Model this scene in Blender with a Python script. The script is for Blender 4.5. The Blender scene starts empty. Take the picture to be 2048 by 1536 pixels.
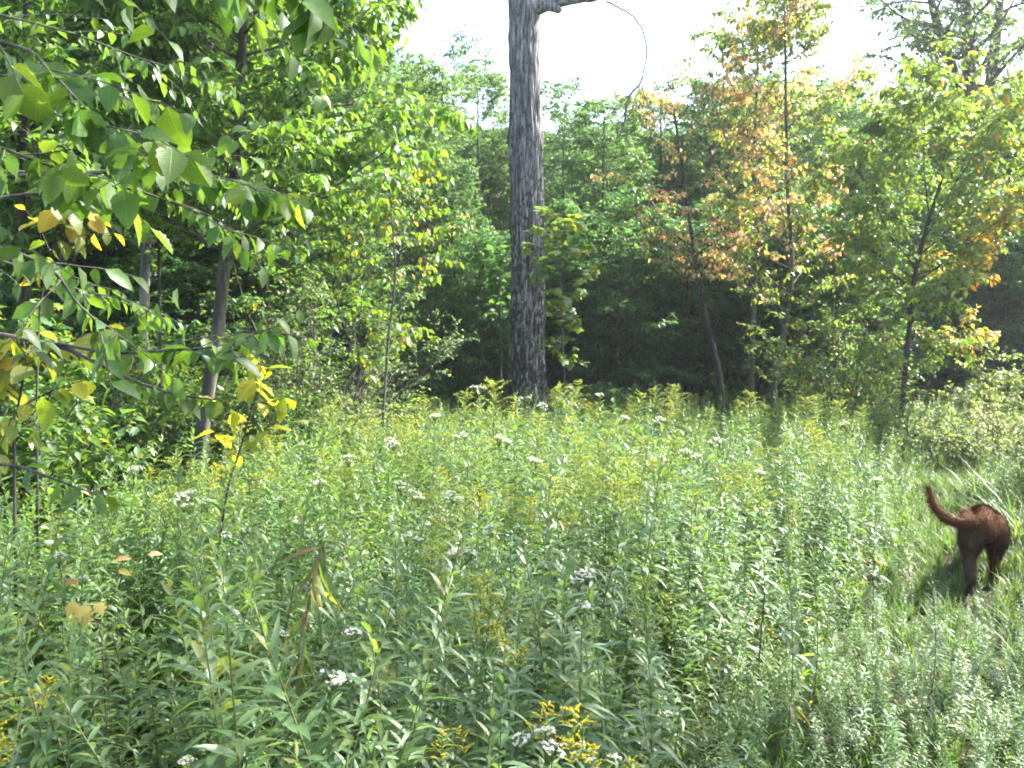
import bpy, bmesh, math, random
import numpy as np
from mathutils import Vector, Matrix, noise

S = bpy.context.scene
COL = S.collection
RAD = math.radians
# ------------------------------------------------------------------ camera, sky, sun, exposure
CAM_H, FPX, PITCH = 1.6, 1847.0, math.atan2(92, 1847.0)
cd = bpy.data.cameras.new('camera'); cam = bpy.data.objects.new('camera', cd); COL.objects.link(cam)
cam.location = (0, 0, CAM_H); cam.rotation_euler = (math.pi / 2 - PITCH, 0, 0)
cd.sensor_width = 36; cd.lens = 36 * FPX / 2048; cd.clip_start = 0.05; cd.clip_end = 2000
S.camera = cam
SUN_EL, SUN_AZ = RAD(47), RAD(65)          # azimuth from +y (view direction) towards +x
w = bpy.data.worlds.new('World'); S.world = w; w.use_nodes = True
wn = w.node_tree.nodes; bg = wn['Background']
sky = wn.new('ShaderNodeTexSky'); sky.sky_type = 'NISHITA'; sky.sun_disc = False
sky.sun_elevation = SUN_EL; sky.sun_rotation = SUN_AZ
sky.air_density = 1.0; sky.dust_density = 2.5; sky.ozone_density = 1.0
bg.inputs[1].default_value = 0.15
w.node_tree.links.new(sky.outputs[0], bg.inputs[0])
sd = bpy.data.lights.new('sun', 'SUN'); sun = bpy.data.objects.new('sun', sd); COL.objects.link(sun)
sd.energy = 5.0; sd.angle = RAD(0.6); sd.color = (1.0, 0.965, 0.89)
sdir = Vector((math.sin(SUN_AZ) * math.cos(SUN_EL), math.cos(SUN_AZ) * math.cos(SUN_EL), math.sin(SUN_EL)))
sun.rotation_euler = sdir.to_track_quat('Z', 'Y').to_euler(); sun.location = (20, 20, 30)
S.view_settings.view_transform = 'Standard'; S.view_settings.look = 'None'
S.view_settings.gamma = 1.0; S.view_settings.use_curve_mapping = False
S.view_settings.exposure = 2.45
cy = S.cycles
cy.max_bounces = 5; cy.diffuse_bounces = 3; cy.glossy_bounces = 2; cy.transmission_bounces = 4
cy.filter_width = 1.9; cy.use_denoising = True; cy.use_adaptive_sampling = True; cy.adaptive_threshold = 0.02
cy.caustics_reflective = False; cy.caustics_refractive = False
cy.sample_clamp_indirect = 6.0


def at(px, py, Y):
    """world point seen at a photograph pixel, at distance Y in front of the camera"""
    u, v = (px - 1024) / FPX, -(py - 768) / FPX
    c, s = math.cos(PITCH), math.sin(PITCH)
    d = np.array([u, c + s * v, -s + c * v])
    return np.array([0, 0, CAM_H]) + d * (Y / d[1])


def project(p):
    """pixel of a world point (array)"""
    p = np.asarray(p, float); c, s = math.cos(PITCH), math.sin(PITCH)
    x, y, z = p[..., 0], p[..., 1], p[..., 2] - CAM_H
    dep = c * y - s * z
    dep = np.where(np.abs(dep) < 1e-3, 1e-3, dep)
    return 1024 + FPX * x / dep, 768 - FPX * (s * y + c * z) / dep, dep


# ------------------------------------------------------------------ numpy helpers
def nrm(v):
    return v / np.maximum(np.linalg.norm(v, axis=-1, keepdims=True), 1e-9)


def raw_mesh(name, V, faces, mats, col=None, smooth=True, fmat=None):
    """faces: list of int arrays (n,3) or (n,4)"""
    me = bpy.data.meshes.new(name)
    V = np.ascontiguousarray(V, dtype=np.float32).reshape(-1, 3)
    faces = [np.asarray(f, dtype=np.int32) for f in faces if len(f)]
    tot = sum(len(f) for f in faces); loops = np.concatenate([f.ravel() for f in faces])
    sizes = np.concatenate([np.full(len(f), f.shape[1], np.int32) for f in faces])
    starts = np.concatenate([[0], np.cumsum(sizes)[:-1]]).astype(np.int32)
    me.vertices.add(len(V)); me.vertices.foreach_set('co', V.ravel())
    me.loops.add(len(loops)); me.loops.foreach_set('vertex_index', loops.astype(np.int32))
    me.polygons.add(tot); me.polygons.foreach_set('loop_start', starts)
    if smooth:
        me.polygons.foreach_set('use_smooth', np.ones(tot, bool))
    for m in (mats if isinstance(mats, (list, tuple)) else [mats]):
        me.materials.append(m)
    if fmat is not None:
        me.polygons.foreach_set('material_index', np.asarray(fmat, np.int32))
    if col is not None:
        a = me.attributes.new('Col', 'FLOAT_COLOR', 'POINT')
        c4 = np.ones((len(V), 4), np.float32); c4[:, :3] = col
        a.data.foreach_set('color', c4.ravel())
    me.update(); me.validate()
    return me


def obj(name, me, parent=None, loc=None):
    o = bpy.data.objects.new(name, me); COL.objects.link(o)
    if parent is not None:
        o.parent = parent
    if loc is not None:
        o.location = [float(q) for q in loc]
    return o


def tag(o, label=None, cat=None, group=None, kind=None):
    if label: o['label'] = label
    if cat: o['category'] = cat
    if group: o['group'] = group
    if kind: o['kind'] = kind
    return o


def thing(name, label, cat, loc=(0, 0, 0), rz=0.0, group=None, scale=1.0):
    o = bpy.data.objects.new(name, None); COL.objects.link(o)
    o.empty_display_size = 0.1
    o.location = [float(q) for q in loc]; o.rotation_euler = (0, 0, rz); o.scale = (scale,) * 3
    return tag(o, label, cat, group)


class Soup:
    """collects geometry (with per-vertex colour) into one mesh"""
    def __init__(self): self.V, self.F, self.C, self.M, self.n = [], [], [], [], 0
    def add(self, V, F, col=(0.5, 0.5, 0.5), mi=0):
        V = np.asarray(V, float).reshape(-1, 3)
        if len(V) == 0: return
        c = np.empty((len(V), 3)); c[:] = col
        self.V.append(V); self.C.append(c)
        for f in (F if isinstance(F, list) else [F]):
            f = np.asarray(f, np.int64)
            if len(f): self.F.append(f + self.n); self.M.append(np.full(len(f), mi))
        self.n += len(V)
    def mesh(self, name, mats, smooth=True):
        return raw_mesh(name, np.concatenate(self.V), self.F, mats, np.concatenate(self.C), smooth,
                        np.concatenate(self.M))


def tubes(P, R, S_=5, cap=False):
    """P (N,K,3), R (N,K) -> verts, quads"""
    P = np.asarray(P, float); R = np.asarray(R, float)
    if P.ndim == 2: P, R = P[None], R[None]
    N, K, _ = P.shape
    T = np.empty_like(P); T[:, 1:-1] = P[:, 2:] - P[:, :-2]; T[:, 0] = P[:, 1] - P[:, 0]; T[:, -1] = P[:, -1] - P[:, -2]
    T = nrm(T)
    m = np.abs(T.mean(1)); ref = np.zeros((N, 3)); ref[np.arange(N), m.argmin(1)] = 1
    A = nrm(np.cross(T, ref[:, None, :])); B = np.cross(T, A)
    th = np.linspace(0, 2 * math.pi, S_, endpoint=False)
    V = P[:, :, None] + R[:, :, None, None] * (np.cos(th)[None, None, :, None] * A[:, :, None] + np.sin(th)[None, None, :, None] * B[:, :, None])
    idx = np.arange(N * K * S_).reshape(N, K, S_)
    a = idx[:, :-1]; b = idx[:, 1:]
    F = np.stack([a, np.roll(a, -1, 2), np.roll(b, -1, 2), b], -1).reshape(-1, 4)
    return V.reshape(-1, 3), F


def smooth_path(pts, n):
    """Catmull-Rom through pts"""
    pts = np.asarray(pts, float)
    p = np.vstack([2 * pts[0] - pts[1], pts, 2 * pts[-1] - pts[-2]])
    t = np.linspace(0, len(pts) - 1 - 1e-6, n); i = t.astype(int); f = (t - i)[:, None]
    p0, p1, p2, p3 = p[i], p[i + 1], p[i + 2], p[i + 3]
    return 0.5 * (2 * p1 + (p2 - p0) * f + (2 * p0 - 5 * p1 + 4 * p2 - p3) * f ** 2 + (3 * p1 - p0 - 3 * p2 + p3) * f ** 3)


def sample_on(P, t):
    """P (N,K,3), t (N,n) in 0..1 -> positions and tangents (N,n,3)"""
    N, K, _ = P.shape
    f = np.clip(t, 0, 0.9999) * (K - 1); i = f.astype(int); f = (f - i)[..., None]
    r = np.arange(N)[:, None]
    a, b = P[r, i], P[r, i + 1]
    return a + (b - a) * f, nrm(b - a)


def grow(rng, P, R, n, t0, t1, length, ang, K=5, flat=0.6, droop=0.0, wob=0.12, up=0.0, rscale=0.5, rtip=0.25, azim0=None, len_t=None):
    """n child polylines on each parent: alternating in a spray (flat near 1) or spiralling (flat 0)"""
    N = len(P)
    t = np.linspace(t0, t1, n)[None] + rng.uniform(-.5, .5, (N, n)) * (t1 - t0) / max(n, 1)
    t = np.clip(t, 0.02, 0.995)
    p, tan = sample_on(P, t)
    j = np.arange(n)[None]
    upv = np.zeros_like(tan); upv[..., 2] = 1
    alt = np.abs(tan[..., 2]) > 0.9
    upv[alt] = (0, 1, 0)
    side = nrm(np.cross(tan, upv)); nor = np.cross(side, tan)
    a_flat = np.where(j % 2 == 0, 0, math.pi) + rng.normal(0, .3, (N, n))
    a_spi = j * 2.39996 + rng.uniform(0, 6.28, (N, 1)) + rng.normal(0, .35, (N, n))
    az = np.where(rng.random((N, n)) < flat, a_flat, a_spi)
    o = np.cos(az)[..., None] * side + np.sin(az)[..., None] * nor
    an = ang + rng.normal(0, .13, (N, n))
    d = nrm(np.cos(an)[..., None] * tan + np.sin(an)[..., None] * o)
    L = length * rng.uniform(.65, 1.25, (N, n)) * (len_t(t) if len_t else (1.15 - 0.75 * t))
    pr = R[:, 0][:, None] * (1 - t) + R[:, -1][:, None] * t
    d = d.reshape(-1, 3); L = L.reshape(-1); p = p.reshape(-1, 3); pr = pr.reshape(-1)
    M = len(d); Q = np.empty((M, K, 3)); Q[:, 0] = p
    st = (L / (K - 1))[:, None]
    for k in range(1, K):
        Q[:, k] = Q[:, k - 1] + d * st
        d = d + rng.normal(0, wob, d.shape); d[:, 2] += up - droop
        d = nrm(d)
    RR = (pr * rscale)[:, None] * np.linspace(1, rtip, K)[None]
    return Q, RR


def leaf_template(stations, bend=0.25, fold=0.25, petiole=0.0, wave=0.0):
    V = [(0, 0, 0)]; x0 = petiole
    def c(x): return -bend * x * x
    xs = [s[0] for s in stations]
    for k, (x, h) in enumerate(stations):
        X = x0 + x * (1 - x0); wz = wave * (1 if k % 2 else -1) * h
        V += [(X, h, c(X) + fold * h + wz), (X, 0, c(X)), (X, -h, c(X) + fold * h - wz)]
    V.append((1, 0, c(1)))
    n = len(stations); tri, quad = [], []
    tri += [(0, 2, 1), (0, 3, 2)]
    for k in range(n - 1):
        a = 1 + 3 * k; b = a + 3
        quad += [(a, a + 1, b + 1, b), (a + 1, a + 2, b + 2, b + 1)]
    a = 1 + 3 * (n - 1); e = len(V) - 1
    tri += [(a, a + 1, e), (a + 1, a + 2, e)]
    return np.array(V, float), [np.array(tri)] + ([np.array(quad)] if quad else [])


OV_LO = leaf_template([(.42, .27)], .25, .3)
OV_MID = leaf_template([(.25, .24), (.6, .22)], .3, .3, .06)
LANCE = leaf_template([(.2, .095), (.5, .12), (.78, .072)], .55, .25)
LANCE2 = leaf_template([(.2, .085), (.5, .105), (.78, .06)], .95, .3)
LANCE3 = leaf_template([(.2, .1), (.5, .125), (.78, .075)], .2, .25)
BROAD = leaf_template([(.2, .2), (.45, .24), (.75, .14)], .4, .25, .08)
hi = []
for k in range(11):
    x = 0.04 + k * 0.092
    h = 0.33 * math.sin(math.pi * min(1, x ** 0.72)) ** 0.8 * (1 + (0.05 if k % 2 else -0.05))
    hi.append((x, h))
ELM = leaf_template(hi, .35, .22, .1, .04)
ELM2 = leaf_template(hi, .12, .35, .1, .06)
ELM3 = leaf_template(hi, .75, .12, .1, .09)
ELM4 = leaf_template([(x, h * .82) for x, h in hi], -.08, .6, .1, .05)
ELM5 = leaf_template([(x, h * 1.12) for x, h in hi], .5, .3, .1, .12)
# five-lobed maple leaf: outline fan
_mo = [(-.02, .0), (.02, .3), (.2, .42), (.28, .28), (.5, .5), (.62, .2), (.78, .16), (1, 0)]
_mo = _mo + [(x, -y) for x, y in reversed(_mo[1:-1])]
_mv = [(.25, 0, .03)] + [(x, y, .02 - .25 * x * x - .15 * abs(y)) for x, y in _mo]
MAPLE = (np.array(_mv, float), [np.array([(0, 1 + k, 1 + (k + 1) % len(_mo)) for k in range(len(_mo))])])


def place_leaves(pos, d, nor, ln, tpl):
    v, fs = tpl
    side = np.cross(nor, d)
    V = pos[:, None] + ln[:, None, None] * (v[None, :, :1] * d[:, None] + v[None, :, 1:2] * side[:, None] + v[None, :, 2:] * nor[:, None])
    m = len(v); off = np.arange(len(pos))[:, None, None] * m
    return V.reshape(-1, 3), [(f[None] + off).reshape(-1, f.shape[1]) for f in fs], m


def leaves_on(rng, P, n, t0, ln, droop=0.5, spread=0.9, fwd=0.4, jit=0.25, njit=0.35, lt=0.0):
    N = len(P)
    t = np.linspace(t0, 1, n)[None] + rng.uniform(-.4, .4, (N, n)) * (1 - t0) / n
    p, tan = sample_on(P, t)
    side = np.cross(tan, np.array([0, 0, 1.0])); side = nrm(side + rng.normal(0, .25, side.shape))
    sg = np.where(np.arange(n) % 2 == 0, 1, -1)[None, :, None]
    d = nrm(tan * fwd + side * sg * spread + rng.normal(0, jit, tan.shape) + np.array([0, 0, -1.0]) * droop * rng.uniform(.3, 1.5, (N, n, 1)))
    u = np.array([0, 0, 1.0]) + rng.normal(0, njit, d.shape)
    nor = nrm(u - d * (u * d).sum(-1, keepdims=True))
    L = ln * rng.uniform(.5, 1.25, (N, n)) * (1 - lt * t)
    return p.reshape(-1, 3), d.reshape(-1, 3), nor.reshape(-1, 3), L.reshape(-1)


def leaf_cols(rng, n, base, var=0.22, warm=0.25, accents=()):
    c = np.array(base)[None] * np.exp(rng.normal(0, var, (n, 1)))
    wm = rng.normal(0, warm, (n, 1))
    c = c * np.exp(wm * np.array([1.0, 0.35, -0.6])[None] * 0.9)
    for ac, pr in accents:
        m = rng.random(n) < pr
        c[m] = np.array(ac)[None] * np.exp(rng.normal(0, .2, (m.sum(), 1)))
    return np.clip(c, 0.003, .9)


# ------------------------------------------------------------------ materials
def mat(name):
    m = bpy.data.materials.new(name); m.use_nodes = True
    nt = m.node_tree; b = nt.nodes['Principled BSDF']
    return m, nt, nt.nodes, nt.links, b


def leaf_material(name, rough=.42, spec=.5, trans=.5, tint=(1.75, 1.75, .65), veins=0.0):
    m, nt, N, L, b = mat(name)
    at_ = N.new('ShaderNodeAttribute'); at_.attribute_name = 'Col'
    geo = N.new('ShaderNodeTexCoord'); no = N.new('ShaderNodeTexNoise'); no.inputs['Scale'].default_value = 35
    no.inputs['Detail'].default_value = 2
    L.new(geo.outputs['Object'], no.inputs['Vector'])
    mr = N.new('ShaderNodeMapRange'); mr.inputs[1].default_value = .3; mr.inputs[2].default_value = .7
    mr.inputs[3].default_value = .8; mr.inputs[4].default_value = 1.2
    L.new(no.outputs[0], mr.inputs[0])
    mx = N.new('ShaderNodeVectorMath'); mx.operation = 'SCALE'
    L.new(at_.outputs['Color'], mx.inputs[0]); L.new(mr.outputs[0], mx.inputs['Scale'])
    src = mx.outputs[0]
    if veins:
        sn = N.new('ShaderNodeTexNoise'); sn.inputs['Scale'].default_value = 5.5; sn.inputs['Detail'].default_value = 3
        oi = N.new('ShaderNodeObjectInfo'); va = N.new('ShaderNodeVectorMath'); va.operation = 'ADD'
        L.new(geo.outputs['Object'], va.inputs[0]); L.new(oi.outputs['Location'], va.inputs[1]); L.new(va.outputs[0], sn.inputs['Vector'])
        sr = N.new('ShaderNodeMapRange'); sr.inputs[1].default_value = .66; sr.inputs[2].default_value = .72; L.new(sn.outputs[0], sr.inputs[0])
        sm = N.new('ShaderNodeMix'); sm.data_type = 'RGBA'; L.new(sr.outputs[0], sm.inputs[0]); L.new(src, sm.inputs[6]); sm.inputs[7].default_value = (.12, .08, .03, 1)
        src = sm.outputs[2]
        la = N.new('ShaderNodeAttribute'); la.attribute_name = 'luv'
        sp = N.new('ShaderNodeSeparateXYZ'); L.new(la.outputs['Vector'], sp.inputs[0])
        ab = N.new('ShaderNodeMath'); ab.operation = 'ABSOLUTE'; L.new(sp.outputs[1], ab.inputs[0])
        ml = N.new('ShaderNodeMath'); ml.operation = 'MULTIPLY_ADD'; L.new(ab.outputs[0], ml.inputs[0])
        ml.inputs[1].default_value = -.75; L.new(sp.outputs[0], ml.inputs[2])
        m2 = N.new('ShaderNodeMath'); m2.operation = 'MULTIPLY'; L.new(ml.outputs[0], m2.inputs[0]); m2.inputs[1].default_value = 13.0
        pp = N.new('ShaderNodeMath'); pp.operation = 'PINGPONG'; L.new(m2.outputs[0], pp.inputs[0]); pp.inputs[1].default_value = .5
        rr = N.new('ShaderNodeMapRange'); L.new(pp.outputs[0], rr.inputs[0]); rr.inputs[1].default_value = 0; rr.inputs[2].default_value = .22
        rr.inputs[3].default_value = 1.25; rr.inputs[4].default_value = 1.0
        mid = N.new('ShaderNodeMapRange'); L.new(ab.outputs[0], mid.inputs[0]); mid.inputs[2].default_value = .02
        mid.inputs[3].default_value = 1.45; mid.inputs[4].default_value = 1.0
        mm = N.new('ShaderNodeMath'); mm.operation = 'MAXIMUM'; L.new(rr.outputs[0], mm.inputs[0]); L.new(mid.outputs[0], mm.inputs[1])
        m3 = N.new('ShaderNodeVectorMath'); m3.operation = 'SCALE'; L.new(src, m3.inputs[0]); L.new(mm.outputs[0], m3.inputs['Scale'])
        src = m3.outputs[0]
        bp = N.new('ShaderNodeBump'); bp.inputs['Strength'].default_value = .5; bp.inputs['Distance'].default_value = .002
        bp.invert = True
        L.new(mm.outputs[0], bp.inputs['Height']); L.new(bp.outputs[0], b.inputs['Normal'])
    L.new(src, b.inputs['Base Color'])
    b.inputs['Roughness'].default_value = rough; b.inputs['Specular IOR Level'].default_value = spec
    tr = N.new('ShaderNodeBsdfTranslucent')
    tm = N.new('ShaderNodeVectorMath'); tm.operation = 'MULTIPLY'; tm.inputs[1].default_value = tint
    L.new(src, tm.inputs[0]); L.new(tm.outputs[0], tr.inputs[0])
    ms = N.new('ShaderNodeMixShader'); ms.inputs[0].default_value = trans
    L.new(b.outputs[0], ms.inputs[1]); L.new(tr.outputs[0], ms.inputs[2])
    L.new(ms.outputs[0], N['Material Output'].inputs[0])
    return m


def bark_material(name, c1, c2, scale=8, stretch=5, bump=.6, thr=(.4, .6)):
    m, nt, N, L, b = mat(name)
    tc = N.new('ShaderNodeTexCoord'); mp = N.new('ShaderNodeMapping'); mp.inputs['Scale'].default_value = (1, 1, 1 / stretch)
    L.new(tc.outputs['Object'], mp.inputs[0])
    n1 = N.new('ShaderNodeTexNoise'); n1.inputs['Scale'].default_value = scale; n1.inputs['Detail'].default_value = 6
    n1.inputs['Roughness'].default_value = .65
    L.new(mp.outputs[0], n1.inputs['Vector'])
    cr = N.new('ShaderNodeValToRGB'); cr.color_ramp.elements[0].position = thr[0]; cr.color_ramp.elements[1].position = thr[1]
    cr.color_ramp.elements[0].color = (*c1, 1); cr.color_ramp.elements[1].color = (*c2, 1)
    L.new(n1.outputs[0], cr.inputs[0]); L.new(cr.outputs[0], b.inputs['Base Color'])
    b.inputs['Roughness'].default_value = .9; b.inputs['Specular IOR Level'].default_value = .2
    bp = N.new('ShaderNodeBump'); bp.inputs['Strength'].default_value = bump; bp.inputs['Distance'].default_value = .01
    L.new(n1.outputs[0], bp.inputs['Height']); L.new(bp.outputs[0], b.inputs['Normal'])
    return m


def flat_attr_material(name, rough=.7, spec=.3):
    m, nt, N, L, b = mat(name)
    a = N.new('ShaderNodeAttribute'); a.attribute_name = 'Col'; L.new(a.outputs['Color'], b.inputs['Base Color'])
    b.inputs['Roughness'].default_value = rough; b.inputs['Specular IOR Level'].default_value = spec
    return m


M_LEAF = leaf_material('tree leaf', .44, .5, .52)
M_ELM = leaf_material('elm leaf', .42, .5, .58, veins=1.0)
M_WEED = leaf_material('weed leaf', .44, .7, .45)
M_GRASS = leaf_material('grass blade', .5, .4, .4)
M_PETAL = leaf_material('petal', .6, .2, .35, (1.0, 1.0, 1.0))
M_STEM = flat_attr_material('stem', .6, .35)
M_BARK = bark_material('young bark', (.05, .045, .038), (.13, .115, .095), 14, 6)
M_BARK_DARK = bark_material('dark bark', (.025, .022, .02), (.07, .06, .05), 14, 6)
M_BARK_PALE = bark_material('pale bark', (.14, .13, .11), (.42, .4, .36), 10, .5, .3, (.38, .5))
M_BARK_GREY = bark_material('grey bark', (.08, .075, .07), (.2, .185, .17), 14, 5)

# ------------------------------------------------------------------ ground
rg = np.random.default_rng(3)


def ground_z(x, y):
    return 0.05 * np.sin(x * .7 + 1.3) * np.cos(y * .5) + 0.03 * np.sin(x * 1.9 + y * 1.3)


def path_x(y):
    return np.interp(y, [-10, 1.5, 3.44, 5.75, 9.1, 11.2, 15, 30], [-5.5, .45, 1.5, 2.86, 4.3, 5.5, 8.5, 20])


def gmat():
    m, nt, N, L, b = mat('meadow soil')
    tc = N.new('ShaderNodeTexCoord')
    n1 = N.new('ShaderNodeTexNoise'); n1.inputs['Scale'].default_value = 3; n1.inputs['Detail'].default_value = 8
    L.new(tc.outputs['Object'], n1.inputs['Vector'])
    cr = N.new('ShaderNodeValToRGB'); e = cr.color_ramp.elements
    e[0].position = .35; e[0].color = (.022, .017, .01, 1); e[1].position = .65; e[1].color = (.05, .05, .02, 1)
    L.new(n1.outputs[0], cr.inputs[0]); L.new(cr.outputs[0], b.inputs['Base Color'])
    b.inputs['Roughness'].default_value = .95; b.inputs['Specular IOR Level'].default_value = .1
    bp = N.new('ShaderNodeBump'); bp.inputs['Strength'].default_value = .8; bp.inputs['Distance'].default_value = .05
    L.new(n1.outputs[0], bp.inputs['Height']); L.new(bp.outputs[0], b.inputs['Normal'])
    return m


gx = np.concatenate([[-400, -150, -60], np.linspace(-25, 25, 90), [60, 150, 400]])
gy = np.concatenate([[-400, -150, -50], np.linspace(-12, 45, 100), [80, 180, 400]])
GX, GY = np.meshgrid(gx, gy)
fade = np.clip(1 - (np.hypot(GX, GY - 12) - 25) / 20, 0, 1)
GV = np.stack([GX, GY, ground_z(GX, GY) * fade], -1).reshape(-1, 3)
ii = np.arange(GX.size).reshape(GX.shape)
GF = np.stack([ii[:-1, :-1], ii[:-1, 1:], ii[1:, 1:], ii[1:, :-1]], -1).reshape(-1, 4)
tag(obj('ground', raw_mesh('ground', GV, [GF], gmat())), kind='structure')


def gpt(x, y):
    return np.array([x, y, float(ground_z(x, y))])


# ---- scattering helpers (geometry nodes, for the uncountable mass only)
def scatter_group(coll):
    ng = bpy.data.node_groups.new('scatter ' + coll.name, 'GeometryNodeTree')
    ng.interface.new_socket('Geometry', in_out='INPUT', socket_type='NodeSocketGeometry')
    ng.interface.new_socket('Geometry', in_out='OUTPUT', socket_type='NodeSocketGeometry')
    N, L = ng.nodes, ng.links
    gi, go = N.new('NodeGroupInput'), N.new('NodeGroupOutput')
    ci = N.new('GeometryNodeCollectionInfo'); ci.inputs['Collection'].default_value = coll
    ci.inputs['Separate Children'].default_value = True; ci.inputs['Reset Children'].default_value = True
    ip = N.new('GeometryNodeInstanceOnPoints'); ip.inputs['Pick Instance'].default_value = True

    def na(nm, ty):
        q = N.new('GeometryNodeInputNamedAttribute'); q.data_type = ty; q.inputs[0].default_value = nm
        return q.outputs[0]
    mp = N.new('GeometryNodeMeshToPoints') if False else None
    L.new(gi.outputs[0], ip.inputs['Points']); L.new(ci.outputs[0], ip.inputs['Instance'])
    L.new(na('idx', 'INT'), ip.inputs['Instance Index'])
    er = N.new('FunctionNodeEulerToRotation'); L.new(na('rot', 'FLOAT_VECTOR'), er.inputs[0]); L.new(er.outputs[0], ip.inputs['Rotation'])
    L.new(na('scl', 'FLOAT_VECTOR'), ip.inputs['Scale'])
    L.new(ip.outputs[0], go.inputs[0])
    return ng


def scatter(name, coll, P, rot, scl, idx, label=None, cat=None):
    me = bpy.data.meshes.new(name); P = np.asarray(P, np.float32)
    me.vertices.add(len(P)); me.vertices.foreach_set('co', P.ravel())
    a = me.attributes.new('rot', 'FLOAT_VECTOR', 'POINT'); a.data.foreach_set('vector', np.asarray(rot, np.float32).ravel())
    a = me.attributes.new('scl', 'FLOAT_VECTOR', 'POINT'); a.data.foreach_set('vector', np.asarray(scl, np.float32).ravel())
    a = me.attributes.new('idx', 'INT', 'POINT'); a.data.foreach_set('value', np.asarray(idx, np.int32))
    o = obj(name, me); m = o.modifiers.new('scatter', 'NODES'); m.node_group = scatter_group(coll)
    return tag(o, label, cat, kind='stuff')


def source(name, meshes):
    c = bpy.data.collections.new(name)
    for k, me in enumerate(meshes):
        c.objects.link(bpy.data.objects.new('%s_%02d' % (name, k), me))
    return c



# ------------------------------------------------------------------ the big bare trunk
def big_tree():
    Y = 14.2
    base = gpt(at(1054, 880, Y)[0], Y)
    root = thing('dead_tree', 'tall thick grey trunk with mossy ridged bark standing alone at the meadow edge', 'tree', base)
    nz, na = 420, 150
    zt = 11.0
    z = np.linspace(-.15, zt, nz); a = np.linspace(0, 2 * math.pi, na, endpoint=False)
    cx = 0.02 * np.sin(z * .5) - 0.008 * z
    r = 0.265 - 0.0062 * z + 0.13 * np.exp(-np.maximum(z, 0) / .4) + .012 * np.sin(z * 1.7) * .6 + sum(.02 * np.exp(-((z - q) / .12) ** 2) for q in (1.9, 3.3, 4.6, 6.1))
    V = np.empty((nz, na, 3))
    for i in range(nz):
        for j in range(na):
            ca, sa = math.cos(a[j]), math.sin(a[j])
            zz = z[i]
            n1 = noise.noise((ca * 9.0, sa * 9.0, zz * 1.3))
            n2 = noise.noise((ca * 22 + 5, sa * 22, zz * 3.2))
            n3 = noise.noise((ca * 1.6, sa * 1.6, zz * .8 + 9))
            fl = 0.10 * math.exp(-max(zz, 0) / .35) * math.cos(a[j] * 4 + .6)
            rr = r[i] + .032 * (abs(n1) * 2 - .5) + .016 * n2 + .026 * n3 + fl
            V[i, j] = (cx[i] + rr * ca, rr * sa, zz)
    idx = np.arange(nz * na).reshape(nz, na)
    F = np.stack([idx[:-1], np.roll(idx[:-1], -1, 1), np.roll(idx[1:], -1, 1), idx[1:]], -1).reshape(-1, 4)
    m, nt, N, L, b = mat('old trunk bark')
    tc = N.new('ShaderNodeTexCoord'); mp = N.new('ShaderNodeMapping'); mp.inputs['Scale'].default_value = (1, 1, .12)
    L.new(tc.outputs['Object'], mp.inputs[0])
    n1 = N.new('ShaderNodeTexNoise'); n1.inputs['Scale'].default_value = 26; n1.inputs['Detail'].default_value = 7; n1.inputs['Roughness'].default_value = .7
    L.new(mp.outputs[0], n1.inputs['Vector'])
    mp2 = N.new('ShaderNodeMapping'); mp2.inputs['Scale'].default_value = (1, 1, .45); L.new(tc.outputs['Object'], mp2.inputs[0])
    n2 = N.new('ShaderNodeTexNoise'); n2.inputs['Scale'].default_value = 19; n2.inputs['Detail'].default_value = 7; n2.inputs['Roughness'].default_value = .75
    L.new(mp2.outputs[0], n2.inputs['Vector'])
    # moss patches are denser on the lower trunk
    sp = N.new('ShaderNodeSeparateXYZ'); L.new(tc.outputs['Object'], sp.inputs[0])
    mh = N.new('ShaderNodeMapRange'); L.new(sp.outputs[2], mh.inputs[0]); mh.inputs[1].default_value = 0; mh.inputs[2].default_value = 6.5
    mh.inputs[3].default_value = .08; mh.inputs[4].default_value = -.07
    ad = N.new('ShaderNodeMath'); ad.operation = 'ADD'; L.new(n2.outputs[0], ad.inputs[0]); L.new(mh.outputs[0], ad.inputs[1])
    cr = N.new('ShaderNodeValToRGB'); e = cr.color_ramp.elements
    e[0].position = .42; e[0].color = (.065, .058, .055, 1); e[1].position = .62; e[1].color = (.38, .36, .35, 1)
    L.new(n1.outputs[0], cr.inputs[0])
    ms = N.new('ShaderNodeValToRGB'); e = ms.color_ramp.elements; e[0].position = .5; e[0].color = (0, 0, 0, 1); e[1].position = .57; e[1].color = (1, 1, 1, 1)
    L.new(ad.outputs[0], ms.inputs[0])
    mix = N.new('ShaderNodeMix'); mix.data_type = 'RGBA'; L.new(ms.outputs[0], mix.inputs[0]); L.new(cr.outputs[0], mix.inputs[6])
    mix.inputs[7].default_value = (.035, .033, .024, 1)
    L.new(mix.outputs[2], b.inputs['Base Color']); b.inputs['Roughness'].default_value = .85
    b.inputs['Specular IOR Level'].default_value = .25
    bp = N.new('ShaderNodeBump'); bp.inputs['Strength'].default_value = 1; bp.inputs['Distance'].default_value = .03
    L.new(n1.outputs[0], bp.inputs['Height']); L.new(bp.outputs[0], b.inputs['Normal'])
    M_BIG = m
    obj('trunk', raw_mesh('trunk', V, [F], M_BIG), root)
    # limb leaving to the right at the top of the view, with a broken stub below it
    w_ = lambda px, py, dy=0: at(px, py, Y + dy) - base
    lp = smooth_path([w_(1040, 25), w_(1080, 12, -.1), w_(1120, 3, -.2), w_(1165, -5, -.3), w_(1215, -12, -.35), w_(1300, -50, -.45), w_(1420, -150, -.5)], 30)
    lr = np.interp(np.linspace(0, 1, 30), [0, .12, .3, .55, .62, 1], [.17, .13, .085, .075, .05, .02])
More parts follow.
